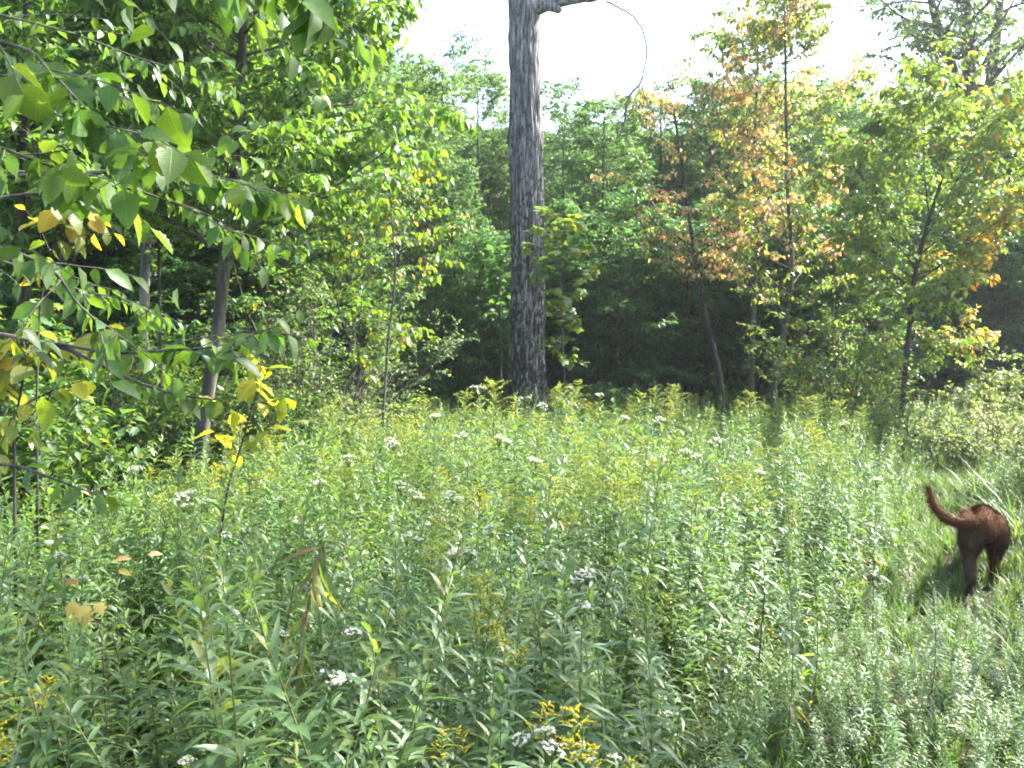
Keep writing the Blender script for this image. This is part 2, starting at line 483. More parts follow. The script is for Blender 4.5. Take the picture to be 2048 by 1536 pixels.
    s = Soup(); V_, F_ = tubes(lp, lr, 12)
    V_ += np.array([noise.noise_vector(Vector(v) * 6) for v in V_]) * .015
    s.add(V_, F_); obj('limb', s.mesh('limb', M_BIG), root)
    sp_ = smooth_path([w_(1088, 8, -.1), w_(1105, 14, -.2), w_(1117, 20, -.24), w_(1121, 24, -.25)], 12)
    s = Soup(); V_, F_ = tubes(sp_, np.interp(np.linspace(0, 1, 12), [0, .6, .92, 1], [.09, .06, .04, .012]), 10); s.add(V_, F_)
    obj('broken_stub', s.mesh('broken_stub', M_BIG), root)
    tw = smooth_path([w_(1212, 2, -.35), w_(1235, 14, -.35), w_(1268, 34, -.35), w_(1287, 66, -.35), w_(1293, 105, -.35), w_(1288, 140, -.35), w_(1281, 166, -.35), w_(1262, 188, -.35), w_(1253, 215, -.35), w_(1249, 245, -.35), w_(1238, 275, -.35)], 50)
    tw[2:] += np.random.default_rng(4).normal(0, .0035, (48, 3))
    s = Soup(); V_, F_ = tubes(tw, np.interp(np.linspace(0, 1, 50), [0, .45, .65, .75, 1], [.016, .012, .016, .024, .008]), 6); s.add(V_, F_)
    for q in ([(1262, 188), (1250, 197), (1243, 204)], [(1284, 172), (1290, 195), (1295, 212), (1287, 232), (1270, 255)], [(1253, 215), (1246, 232), (1236, 250)]):
        V_, F_ = tubes(smooth_path([w_(x, y, -.35) for x, y in q], 10), np.linspace(.011, .004, 10), 5); s.add(V_, F_)
    obj('hanging_twig', s.mesh('hanging_twig', M_BARK_GREY), root)
    # bare upper limbs, above the frame
    s = Soup()
    P, R = grow(np.random.default_rng(5), np.array([[(0, 0, 7.8), (-.05, 0, 9.5), (-.1, .1, 11.2)]]), np.array([[.2, .15, .1]]), 7, .2, 1, 2.6, .8, 7, 0, 0, .15, .06, .5)
    V_, F_ = tubes(P, R, 7); s.add(V_, F_)
    P, R = grow(np.random.default_rng(6), P, R, 6, .2, 1, 1.1, .7, 5, .3, 0, .2, .02, .5)
    V_, F_ = tubes(P, R, 5); s.add(V_, F_)
    obj('upper_limbs', s.mesh('upper_limbs', M_BIG), root)['kind'] = 'stuff'
    # pale scar where bark has come off, near the foot
    sc = smooth_path([w_(1070, 765), w_(1071, 780), w_(1072, 800)], 9)
    sc[:, 1] = -.262
    s = Soup(); V_, F_ = tubes(sc, .022 * np.sin(np.linspace(.25, 2.9, 9)), 6); s.add(V_, F_)
    obj('bark_scar', s.mesh('bark_scar', M_BARK_PALE), root)


big_tree()

# ------------------------------------------------------------------ trees
LEAF_VARIANTS = {}


def leaf_variants(key, tpl, cols, material):
    """a few single-leaf meshes of unit length, shared by all leaf parts that look alike"""
    if key not in LEAF_VARIANTS:
        out = []
        for k, c in enumerate(cols):
            t = tpl[k % len(tpl)]
            me = raw_mesh('leaf', t[0], t[1], material, np.tile(np.array(c)[None], (len(t[0]), 1)))
            a = me.attributes.new('luv', 'FLOAT_VECTOR', 'POINT'); a.data.foreach_set('vector', t[0].astype(np.float32).ravel())
            out.append(me)
        LEAF_VARIANTS[key] = out
    return LEAF_VARIANTS[key]


def leaf_parts(root, pos, d, nor, ln, meshes, rng):
    side = np.cross(nor, d)
    pick = rng.integers(0, len(meshes), len(pos))
    for i in range(len(pos)):
        o = bpy.data.objects.new('leaf', meshes[pick[i]]); COL.objects.link(o); o.parent = root
        L = float(ln[i])
        o.matrix_basis = Matrix(((d[i, 0] * L, side[i, 0] * L, nor[i, 0] * L, pos[i, 0]), (d[i, 1] * L, side[i, 1] * L, nor[i, 1] * L, pos[i, 1]),
                                 (d[i, 2] * L, side[i, 2] * L, nor[i, 2] * L, pos[i, 2]), (0, 0, 0, 1)))


GREEN = (.065, .125, .028)


def tree_data(rng, trunk, r0, r1, nb=26, t0=.25, t1=.99, blen=1.8, bang=1.05, bup=.03, subs=8, sublen=.75, twigs=5, twlen=.32, nleaf=7, leaf=.09,
              droop=.5, flat=.75, prof=None, bdroop=0.0, K=28, spread=.9):
    P0 = smooth_path(trunk, K)[None]; R0 = (np.linspace(1, 0, K) ** .8 * (r0 - r1) + r1)[None]
    if isinstance(prof, str):
        prof = {'cone': lambda t: 1.25 - t, 'oval': lambda t: .35 + .9 * np.sin(np.pi * np.clip((t - t0) / (1.05 - t0), 0, 1)),
                'broad': lambda t: np.full_like(t, .9) - .45 * np.clip(t - .7, 0, 1) * 2}[prof]
    B, BR = grow(rng, P0, R0, nb, t0, t1, blen, bang, 8, 0, bdroop, .08, bup, .45, .25, len_t=prof or (lambda t: 1.2 - .85 * t))
    BR = np.minimum(BR, r0 * .5)
    s1, r1_ = grow(rng, B, BR, subs, .18, 1, sublen, .75, 6, flat, .02, .1, .0, .5, .35)
    s2, r2_ = grow(rng, s1, r1_, twigs, .1, 1, twlen, .7, 4, flat, .03, .12, .0, .6, .5)
    r1_ = np.maximum(r1_, .003); r2_ = np.maximum(r2_, .0016)
    lv = leaves_on(rng, s2, nleaf, .1, leaf, droop, spread)
    tip = leaves_on(rng, s1, max(2, nleaf // 2), .5, leaf, droop, spread)
    lv = [np.concatenate(q) for q in zip(lv, tip)]
    return dict(P0=P0, R0=R0, B=B, BR=BR, s1=s1, r1=r1_, s2=s2, r2=r2_, lv=lv)


def make_tree(name, label, cat, base, D, cols, bark, rng, group=None, tpl=OV_LO, limb_parts=True, n_leaf=0, variants=None, colfn=None, root=None, twig_sides=3):
    root = root or thing(name, label, cat, base, group=group)
    s = Soup(); V, F = tubes(D['P0'], D['R0'], 14); s.add(V, F); obj('trunk', s.mesh('trunk', bark), root)
    if limb_parts:
        for k in range(len(D['B'])):
            s = Soup(); V, F = tubes(D['B'][k], D['BR'][k], 6); s.add(V, F); obj('branch', s.mesh('branch', bark), root)
        s = Soup()
    else:
        s = Soup(); V, F = tubes(D['B'], D['BR'], 5); s.add(V, F)
    V, F = tubes(D['s1'], D['r1'], 4); s.add(V, F)
    V, F = tubes(D['s2'][:, ::3] if D['s2'].shape[1] == 4 else D['s2'], D['r2'][:, ::3] if D['s2'].shape[1] == 4 else D['r2'], 3); s.add(V, F)
    obj('twigs', s.mesh('twigs', bark), root)['kind'] = 'stuff'
    pos, d, nor, ln = D['lv']
    keep = np.ones(len(pos), bool)
    if n_leaf:
        px, py, dep = project(pos + np.asarray(base)[None])
        vis = (px > 0) & (px < 2048) & (py > 0) & (py < 1536)
        score = np.where(vis, ln / dep, 0)
        top = np.argsort(-score)[:n_leaf]; keep[top] = False
        leaf_parts(root, pos[top], d[top], nor[top], ln[top], variants, rng)
    V, F, m = place_leaves(pos[keep], d[keep], nor[keep], ln[keep], tpl)
    c = colfn(rng, pos[keep]) if colfn else leaf_cols(rng, keep.sum(), *cols)
    s = Soup(); s.add(V, F, np.repeat(c, m, 0))
    obj('crown', s.mesh('crown', M_LEAF), root)['kind'] = 'stuff'
    return root


def pxtrunk(pts, Y, lean=0.0):
    P = np.array([at(x, y, Y + lean * k) for k, (x, y) in enumerate(pts)])
    b = gpt(P[0][0], P[0][1])
    P[0] = b - (0, 0, .1)
    return b, P - b


# ---- left edge of the clearing
G_VAR = [(.085, .16, .033), (.1, .18, .04), (.12, .19, .04), (.075, .145, .04), (.13, .2, .04), (.09, .155, .03)]
mid_variants = leaf_variants('mid', [OV_MID], G_VAR, M_LEAF)

b, T = pxtrunk([(393, 1010), (403, 880), (420, 760), (437, 650), (450, 520), (463, 400), (476, 280), (482, 150), (487, 40), (495, -150), (505, -330)], 8.0)
rng = np.random.default_rng(11)
D = tree_data(rng, T, .066, .022, nb=46, t0=.4, blen=1.75, bang=1.15, subs=9, sublen=.75, twigs=5, twlen=.32, nleaf=7, leaf=.105, prof='broad', droop=.75)
make_tree('elm_tree', 'young tree with a slender dark leaning trunk nearest the meadow on the left', 'tree', b, D, ((.095, .175, .038), .22, .2), M_BARK, rng,
          tpl=OV_MID, n_leaf=300, variants=mid_variants)

b, T = pxtrunk([(285, 950), (288, 640), (292, 500), (300, 350), (303, 100), (300, -200), (298, -420)], 10.5)
rng = np.random.default_rng(12)
D = tree_data(rng, T, .06, .03, nb=32, t0=.3, blen=2.0, subs=9, sublen=.8, twigs=6, nleaf=8, leaf=.105, prof='broad')
make_tree('elm_tree', 'young tree with straight grey trunk behind the leaning dark one', 'tree', b, D, ((.085, .16, .04), .22, .2), M_BARK_GREY, rng, n_leaf=150, variants=mid_variants)

b, T = pxtrunk([(45, 1000), (44, 700), (45, 500), (40, 350), (50, 150), (60, -150), (70, -400)], 7.0)
rng = np.random.default_rng(13)
D = tree_data(rng, T, .045, .02, nb=32, t0=.25, blen=1.5, subs=9, sublen=.7, twigs=6, nleaf=7, leaf=.1, prof='broad')
make_tree('elm_tree', 'thin blackish trunk close to the left edge of the view', 'tree', b, D, ((.08, .155, .036), .22, .2), M_BARK_DARK, rng, n_leaf=150, variants=mid_variants)

b, T = pxtrunk([(322, 960), (320, 650), (318, 450), (322, 250), (315, 60), (310, -100)], 8.6)
rng = np.random.default_rng(14)
D = tree_data(rng, T, .017, .008, nb=14, t0=.3, blen=.8, subs=5, sublen=.45, twigs=3, twlen=.25, nleaf=5, leaf=.09)
make_tree('sapling', 'very thin straight black sapling stem between the two larger left trunks', 'tree', b, D, ((.06, .13, .03), .2, .2), M_BARK_DARK, rng, limb_parts=False)

b, T = pxtrunk([(206, 880), (215, 800), (228, 640), (240, 520), (235, 400), (225, 250), (220, -100), (218, -300)], 13)
rng = np.random.default_rng(15)
D = tree_data(rng, T, .075, .035, nb=30, t0=.4, blen=2.2, subs=8, sublen=.85, twigs=6, nleaf=7, leaf=.1, prof='broad')
make_tree('birch_tree', 'pale grey spotted trunk deep among the left trees', 'tree', b, D, ((.085, .16, .045), .22, .2), M_BARK_PALE, rng)

# sunlit sapling at the corner of the left trees
b, T = pxtrunk([(755, 850), (775, 700), (790, 560), (786, 470), (780, 380)], 9.5)
rng = np.random.default_rng(16)
D = tree_data(rng, T, .015, .006, nb=18, t0=.2, blen=.75, subs=5, sublen=.4, twigs=3, twlen=.2, nleaf=5, leaf=.085, prof='oval', droop=.8)
make_tree('sapling', 'slim sunlit sapling with yellow green leaves at the corner of the left trees', 'tree', b, D,
          ((.1, .17, .025), .2, .3, [((.3, .2, .03), .06)]), M_BARK, rng, limb_parts=False, n_leaf=200,
          variants=leaf_variants('yg', [OV_MID], [(.1, .17, .025), (.14, .19, .03), (.09, .15, .03), (.22, .2, .03)], M_LEAF))


def shrub(name, label, base, rad, h, nstem, leaf, cols, seed, bark=M_BARK, nleaf=6, subs=7, tpl=OV_LO, group=None, droop=.3, cat='shrub', n_leaf=0, variants=None):
    rng = np.random.default_rng(seed)
    az = rng.uniform(0, 6.28, nstem); K = 8
    lean = np.sqrt(rng.random(nstem)) * rad
    hh = h * rng.uniform(.6, 1.05, nstem) * (1 - .35 * (lean / rad) ** 2)
    t = np.linspace(0, 1, K)
    P = np.empty((nstem, K, 3))
    P[:, :, 0] = (np.cos(az) * lean)[:, None] * (t ** 1.2) * 1.0 + (np.cos(az) * lean * .25)[:, None]
    P[:, :, 1] = (np.sin(az) * lean)[:, None] * (t ** 1.2) + (np.sin(az) * lean * .25)[:, None]
    P[:, :, 2] = hh[:, None] * (t - .12 * t ** 3) - .03
    P[:, 1:] += rng.normal(0, .03, (nstem, K - 1, 3))
    R = np.linspace(.011, .004, K)[None] * rng.uniform(.7, 1.4, (nstem, 1))
    s1, r1 = grow(rng, P, R, subs, .12, 1, .38 * (h / 1.5) ** .5, .9, 6, .3, .02, .15, .02, .5, .4)
    s2, r2 = grow(rng, s1, r1, 4, .15, 1, .18 * (h / 1.5) ** .5, .8, 4, .4, .02, .15, 0, .6, .5)
    lv = [np.concatenate(q) for q in zip(leaves_on(rng, s2, nleaf, .1, leaf, droop), leaves_on(rng, s1, nleaf, .2, leaf, droop))]
    root = thing(name, label, cat, base, group=group)
    for k in range(min(nstem, 12)):
        s = Soup(); V, F = tubes(P[k], R[k], 5); s.add(V, F); obj('stem', s.mesh('stem', bark), root)
    s = Soup()
    if nstem > 12:
        V, F = tubes(P[12:], R[12:], 4); s.add(V, F)
    V, F = tubes(s1, np.maximum(r1, .0025), 3); s.add(V, F); V, F = tubes(s2[:, ::3], np.maximum(r2[:, ::3], .0015), 3); s.add(V, F)
    obj('twigs', s.mesh('twigs', bark), root)['kind'] = 'stuff'
    pos, d, nor, ln = lv
    V, F, m = place_leaves(pos, d, nor, ln, tpl)
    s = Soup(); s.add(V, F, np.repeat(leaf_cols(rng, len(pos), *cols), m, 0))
    obj('foliage', s.mesh('foliage', M_LEAF), root)['kind'] = 'stuff'
    return root


def at_ground(px, Y):
    x = at(px, 900, Y)[0]
    return gpt(x, Y)


shrub('honeysuckle_shrub', 'tall rounded shrub with tiny grey green leaves right of the leaning trunk', at_ground(640, 11.2), 1.5, 2.75, 38, .045, ((.12, .18, .09), .22, .12), 21)
shrub('bramble_bush', 'brownish tangled bramble bush below the sunlit sapling', at_ground(655, 9.6), .95, 1.25, 34, .05, ((.12, .165, .045), .25, .3, [((.24, .16, .05), .1)]), 22)
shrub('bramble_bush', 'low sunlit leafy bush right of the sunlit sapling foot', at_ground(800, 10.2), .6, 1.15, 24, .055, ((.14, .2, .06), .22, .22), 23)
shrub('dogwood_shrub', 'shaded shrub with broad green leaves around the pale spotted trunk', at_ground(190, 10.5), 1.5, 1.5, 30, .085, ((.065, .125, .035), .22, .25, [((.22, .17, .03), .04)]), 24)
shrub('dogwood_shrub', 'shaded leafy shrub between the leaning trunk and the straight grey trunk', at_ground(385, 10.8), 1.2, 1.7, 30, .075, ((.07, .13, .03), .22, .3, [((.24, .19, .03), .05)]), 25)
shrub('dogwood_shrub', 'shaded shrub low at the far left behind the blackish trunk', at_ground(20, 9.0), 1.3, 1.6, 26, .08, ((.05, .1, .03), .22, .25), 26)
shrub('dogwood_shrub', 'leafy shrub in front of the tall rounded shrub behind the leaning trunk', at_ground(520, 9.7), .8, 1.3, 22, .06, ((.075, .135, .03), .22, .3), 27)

for k, (px_, Y_, rad_, h_, lf_, lab_) in enumerate([
        (110, 6.6, .75, 2.0, .085, 'hazel bush with rounded leaves in front of the blackish trunk'),
        (235, 8.6, .6, 1.8, .075, 'hazel bush left of the leaning trunk, in front of the pale spotted trunk'),
        (330, 9.6, .7, 2.2, .08, 'tall hazel bush behind and left of the leaning trunk'),
        (560, 9.2, .6, 1.4, .065, 'small hazel bush at the right side of the leaning trunk foot'),
        (-40, 5.6, .7, 2.2, .09, 'hazel bush cut by the left edge of the view'),
        (590, 12.2, 1.3, 4.2, .085, 'big leafy bush rising behind the honeysuckle shrub')]):
    shrub('hazel_bush', lab_, at_ground(px_, Y_), rad_, h_, 24, lf_, ((.07, .135, .03), .22, .28, [((.24, .2, .03), .03)]), 500 + k, nleaf=6)


# ---- forest trees: a few kinds, built once and copied with their parts
PROTOS = []


def proto_tree(seed, h, r, cols, tp, colfn=None, tpl=OV_LO, bark=M_BARK, **kw):
    rng = np.random.default_rng(seed)
    T = np.array([(0, 0, -.15), (.05, 0, h * .25), (-.04, .06, h * .5), (.06, 0, h * .75), (0, .03, h)]) + rng.normal(0, .05, (5, 3)) * np.array([1, 1, 0]); T[0, :2] = 0
    D = tree_data(rng, T, r, .012, **kw)
    s = Soup(); V, F = tubes(D['P0'], D['R0'], 10); s.add(V, F); mt = s.mesh('trunk', bark)
    s = Soup(); V, F = tubes(D['B'], D['BR'], 5); s.add(V, F); V, F = tubes(D['s1'], D['r1'], 3); s.add(V, F); mb = s.mesh('branches', bark)
    pos, d, nor, ln = D['lv']
    V, F, m = place_leaves(pos, d, nor, ln, tpl)
    s = Soup(); s.add(V, F, np.repeat(colfn(rng, pos) if colfn else leaf_cols(rng, len(pos), *cols), m, 0)); mc = s.mesh('crown', M_LEAF)
    PROTOS.append((mt, mb, mc, h)); return len(PROTOS) - 1


FT = dict(nb=40, subs=9, twigs=6, nleaf=9)
P_TALL = proto_tree(31, 9, .09, ((.06, .12, .042), .25, .18), None, t0=.2, blen=2.0, prof='oval', leaf=.1, sublen=.8, twlen=.35, **FT)
P_CONE = proto_tree(32, 8, .08, ((.065, .13, .048), .25, .18), None, t0=.08, blen=1.9, prof='cone', leaf=.09, sublen=.75, twlen=.33, bup=.05, **FT)
P_PALE = proto_tree(33, 8, .07, ((.09, .155, .06), .22, .22), None, t0=.15, blen=1.6, prof='oval', leaf=.082, sublen=.7, twlen=.3, bup=.06, **FT)
P_UNDER = proto_tree(34, 5, .05, ((.07, .15, .065), .22, .16), None, t0=.06, blen=1.7, prof='broad', leaf=.11, sublen=.75, twlen=.35, bup=0, flat=1.0, droop=.25, **FT)
P_BIG = proto_tree(35, 12, .13, ((.07, .125, .04), .25, .2), None, t0=.4, blen=3.2, prof='oval', leaf=.11, sublen=1.0, twlen=.4, nb=15, subs=7, twigs=4, nleaf=6, bark=M_BARK_DARK)

P_SHADE = proto_tree(36, 10, .11, ((.075, .14, .04), .25, .2), None, t0=.48, blen=2.3, prof='oval', leaf=.1, sublen=.85, twlen=.35, nb=30, subs=8, twigs=5, nleaf=7)


def forest_tree(kind, x, y, h, rz, label, group, name='forest_tree', sx=1.0):
    mt, mb, mc, h0 = PROTOS[kind]
    r = thing(name, label, 'tree', gpt(x, y), rz, group)
    k = h / h0; r.scale = (k * sx, k * sx, k)
    obj('trunk', mt, r)
    obj('branches', mb, r)['kind'] = 'stuff'
    obj('crown', mc, r)['kind'] = 'stuff'
    return r


def ft(kind, px, Y, top, label, sx=1.0, group='trees along the far edge of the meadow'):
    p = at(px, top, Y)
    rr = random.Random(int(px * 7 + Y * 13))
    return forest_tree(kind, p[0], Y, p[2], rr.uniform(0, 6.28), label, group, sx=sx)


# first row behind the meadow, left to right
ft(P_CONE, 905, 16.5, 330, 'dark green tree rising just left of the big trunk, low branches in shade')
ft(P_PALE, 800, 17, 150, 'feathery pale green tree with a few gold leaves behind the sunlit sapling')
ft(P_PALE, 955, 21, 185, 'pale round topped tree standing behind the left side of the big trunk', 1.1)
ft(P_TALL, 890, 24, 130, 'taller loose tree with sky gaps behind the pale round topped tree')
ft(P_TALL, 1130, 22, 205, 'tree showing its uneven top directly right of the big trunk')
ft(P_CONE, 1210, 18.5, 215, 'dense dark green tree between the big trunk and the orange tinted trees', 1.25)
ft(P_CONE, 1320, 20.5, 195, 'green tree with loose feathery top left of the first orange tinted tree', 1.1)
ft(P_UNDER, 1230, 16.8, 440, 'low shaded tree with layered branches right of the maple sapling', 1.1)
ft(P_UNDER, 1380, 17.2, 470, 'low shaded tree with layered branches behind the leaning slim trunk', 1.1)
ft(P_UNDER, 960, 16.0, 480, 'low shaded tree with layered branches left of the big trunk base', .9)
ft(P_UNDER, 1500, 17.5, 450, 'low shaded tree with layered branches behind the two upright slim trunks', 1.1)
ft(P_CONE, 1430, 21, 185, 'green tree filling the gap behind the leaning slim trunk', 1.1)
ft(P_PALE, 1665, 19, 190, 'bright pale green tree to the right of the tall orange tinted tree', 1.2)
ft(P_CONE, 1770, 17.5, 250, 'sunlit green tree behind the shrubs right of the wavy slim trunk', 1.2)
ft(P_PALE, 1995, 18.5, 230, 'pale sunlit tree at the right edge of the view', 1.2)
ft(P_CONE, 2150, 19, 260, 'green tree cut by the right edge of the view', 1.1)
ft(P_UNDER, 1690, 16.2, 430, 'bushy low tree hung with vines behind the right hand shrubs', 1.0)
ft(P_UNDER, 2020, 17.5, 400, 'dark low tree in the gap at the right edge', 1.0)
# left: trees standing behind the named trunks
LB = 'trees filling the wood behind the left trunks'
for k, (kind, px, Y, top, lab) in enumerate([
    (P_TALL, 110, 11, -380, 'leafy tree behind the blackish trunk at the left edge'),
    (P_TALL, 400, 12.5, -330, 'leafy tree just behind the leaning dark trunk'),
    (P_TALL, 560, 14.5, 20, 'leafy tree with sky showing through, right of the leaning trunk'),
    (P_CONE, 690, 14, 130, 'green tree whose branches face the clearing left of the feathery pale tree'),
    (P_CONE, 20, 13, -350, 'dark leafy tree in the upper left corner'),
    (P_UNDER, 120, 12, 420, 'low layered tree in shade behind the pale spotted trunk'),
    (P_UNDER, 470, 13, 430, 'low layered tree in shade behind the honeysuckle shrub'),
    (P_UNDER, 330, 12, 500, 'low layered tree in shade behind the straight grey trunk')]):
    ft(kind, px, Y, top, lab, 1.15, LB)
DEEP = 'trees deep in the wood behind the first row'
rr = random.Random(8)
for k in range(46):
    Y = rr.uniform(19, 33); px = rr.uniform(-250, 2300)
    lim = np.interp(px, [-300, 480, 620, 860, 1000, 1100, 1450, 1550, 1700, 1760, 2300], [-200, -200, 90, 190, 260, 230, 210, 140, 200, 260, 230])
    ft(rr.choice([P_TALL, P_CONE, P_PALE, P_TALL, P_UNDER]), px, Y, lim + rr.uniform(0, 130), 'green tree deep in the wood, half hidden behind the first row', rr.uniform(.9, 1.3), DEEP)
for k in range(30):
    Y = rr.uniform(16.5, 24); px = rr.uniform(640, 2150)
    ft(P_UNDER, px, Y, rr.uniform(470, 640), 'low shaded understorey tree in the dark wood behind the meadow', rr.uniform(1, 1.5), 'low trees in the dark wood')
forest_tree(P_SHADE, 4.7, 5.0, 10.5, 1.0, 'unseen tall tree added outside the view at the near right to shade the foreground', None)  # out of view, added only for the shade it casts
# tall trees in the upper right corner
def forked_tree():
    """tall tree far behind, its dark stem forking into three"""
    root = None
    for k, (pts, r0) in enumerate([([(1965, 850), (1962, 500), (1955, 300), (1940, 160), (1932, 40), (1928, -140), (1930, -300)], .24), ([(1957, 330), (1925, 210), (1897, 110), (1872, 40), (1850, -60), (1820, -200)], .15),
                                   ([(1958, 300), (1978, 190), (1990, 90), (2000, 0), (2020, -150), (2030, -260)], .17)]):
        P = np.array([at(x, y, 24 + .3 * i * (k - 1)) for i, (x, y) in enumerate(pts)])
        if root is None:
            b = gpt(P[0][0], P[0][1]); P[0] = b - (0, 0, .1)
            root = thing('forked_tree', 'tall tree with dark forked limbs in the upper right corner', 'tree', b)
        rng = np.random.default_rng(47 + k)
        D = tree_data(rng, P - b, r0, .05, nb=18 if k else 22, t0=.15 if k else .42, blen=2.2, subs=7, sublen=.95, twigs=4, twlen=.42, nleaf=7, leaf=.14, prof='broad')
        make_tree('forked_tree', '', '', b, D, ((.1, .165, .055), .22, .2), M_BARK_DARK, rng, limb_parts=False, root=root)


forked_tree()
# the wood goes on behind: one uncountable mass of the same kinds of tree
def wood_beyond():
    srcs = []
    for mt, mb, mc, h in PROTOS:
        me_list = (mt, mc); s_ = bpy.data.meshes.new('wood_tree')
        bmj = bmesh.new()
        bmj.from_mesh(mc); nf = len(bmj.faces); bmj.from_mesh(mt); bmj.faces.ensure_lookup_table()
        for f_ in bmj.faces[nf:]: f_.material_index = 1
        bmj.to_mesh(s_); bmj.free(); s_.materials.append(M_LEAF); s_.materials.append(M_BARK)
        srcs.append(s_)
    coll = source('wood_source', srcs)
    rng = np.random.default_rng(77)
    P = []
    while len(P) < 230:
        y = rng.uniform(24, 55); x = rng.uniform(-.75, .75) * y
        P.append((x, y, 0))
    P = np.array(P); P[:, 2] = 0
    k = rng.integers(0, 4, len(P)); hs = np.array([p[3] for p in PROTOS])[k]
    px, _, _ = project(P); lim = np.interp(px, [-300, 480, 620, 860, 1000, 1100, 1450, 1550, 1700, 1760, 2300], [-100, 0, 130, 250, 330, 290, 270, 230, 260, 260, 230])
    top = CAM_H + (676 - lim - rng.uniform(0, 90, len(P))) / FPX * P[:, 1]
    scl = np.clip(top / hs, .35, 1.9)
    scatter('wood_beyond', coll, P, np.column_stack([np.zeros((len(P), 2)), rng.uniform(0, 6.28, len(P))]), np.repeat(scl[:, None], 3, 1) * np.array([1.25, 1.25, 1]), k,
            'dense green wood reading as one dark mass behind the clearing', 'wood')


wood_beyond()


# ---- slim trunks with autumn leaves on the right
def autumn(seed, share, base, ox=(-1, 1), oz=(1.0, 6)):
    def f(rng, pos):
        c = leaf_cols(rng, len(pos), base, .22, .25)
        n = np.array([noise.noise(Vector(p) * 1.5 + Vector((seed, 0, 0))) for p in pos])
        pr = np.clip(share + n * 1.9, 0, 1)
        m = rng.random(len(pos)) < pr
        pal = np.array([(.52, .29, .23), (.52, .37, .25), (.45, .39, .2), (.52, .22, .21), (.33, .36, .14)])
        n2 = np.array([noise.noise(Vector(p) * .9 + Vector((0, seed, 7))) for p in pos])
        pick = np.clip(np.round(2 + n2 * 5 + rng.normal(0, .8, len(pos))), 0, 4).astype(int)
        c[m] = pal[pick[m]] * np.exp(rng.normal(0, .2, (m.sum(), 1)))
        return c
    return f


AUT = leaf_variants('aut', [OV_MID], [(.52, .29, .23), (.52, .37, .25), (.16, .21, .08), (.18, .23, .08), (.52, .22, .21), (.15, .2, .08)], M_LEAF)
b, T = pxtrunk([(1447, 850), (1441, 760), (1418, 660), (1402, 580), (1388, 500), (1370, 380), (1352, 250), (1345, 210)], 14.8)
rng = np.random.default_rng(41)
D = tree_data(rng, T, .05, .01, nb=24, t0=.4, blen=1.2, subs=6, sublen=.5, twigs=4, twlen=.24, nleaf=5, leaf=.085, prof='broad', droop=.8, bup=.02)
make_tree('cherry_tree', 'slim grey trunk leaning left with sparse pinkish orange leaves', 'tree', b, D, None, M_BARK_DARK, rng, colfn=autumn(1, .5, (.12, .16, .06)), n_leaf=120, variants=AUT)
b, T = pxtrunk([(1503, 850), (1504, 700), (1513, 480), (1510, 300), (1515, 150), (1516, 90)], 15.6)
rng = np.random.default_rng(42)
D = tree_data(rng, T, .055, .01, nb=30, t0=.38, blen=1.2, subs=7, sublen=.55, twigs=5, twlen=.28, nleaf=7, leaf=.09, prof='broad', droop=.7)
make_tree('cherry_tree', 'slim straight grey trunk in the middle of three, crown mostly dull green', 'tree', b, D, None, M_BARK, rng, colfn=autumn(2, .12, (.09, .145, .06)), n_leaf=60, variants=mid_variants)
b, T = pxtrunk([(1555, 850), (1548, 760), (1562, 690), (1576, 620), (1584, 520), (1575, 380), (1572, 200), (1570, 60), (1568, 0)], 14.4)
rng = np.random.default_rng(43)
D = tree_data(rng, T, .052, .008, nb=34, t0=.36, blen=1.3, subs=7, sublen=.55, twigs=5, twlen=.28, nleaf=7, leaf=.09, prof=lambda t: .25 + 1.1 * np.clip((1.02 - t) / .6, 0, 1), droop=.8, bup=.03)
make_tree('cherry_tree', 'tall slim tree with wavy trunk, its crown turning orange and yellow', 'tree', b, D, None, M_BARK, rng, colfn=autumn(3, .32, (.15, .2, .06)), n_leaf=200, variants=AUT)
b, T = pxtrunk([(1795, 850), (1822, 620), (1832, 540), (1858, 440), (1880, 370), (1888, 320), (1892, 280)], 12.6)
rng = np.random.default_rng(44)


def rightcol(rng, pos):
    c = leaf_cols(rng, len(pos), (.135, .2, .055), .22, .25)
    pr = np.clip((pos[:, 0] - .45) * .8, 0, .75) * np.clip((3.8 - pos[:, 2]) / 1.2, 0, 1)
    m = rng.random(len(pos)) < pr
    pal = np.array([(.42, .24, .05), (.44, .17, .05), (.38, .28, .05)])
    c[m] = pal[rng.integers(0, 3, m.sum())] * np.exp(rng.normal(0, .2, (m.sum(), 1)))
    return c


D = tree_data(rng, T, .038, .008, nb=40, t0=.1, blen=1.75, subs=9, sublen=.7, twigs=6, twlen=.3, nleaf=8, leaf=.1, prof='oval', droop=.6)
make_tree('maple_tree', 'slanting dark stem in a sunlit crown with golden orange lower right branches', 'tree', b, D, None, M_BARK_DARK, rng, colfn=rightcol, n_leaf=200,
          variants=leaf_variants('gold', [OV_MID], [(.4, .26, .05), (.12, .18, .04), (.42, .19, .05), (.11, .16, .04), (.2, .22, .05)], M_LEAF))

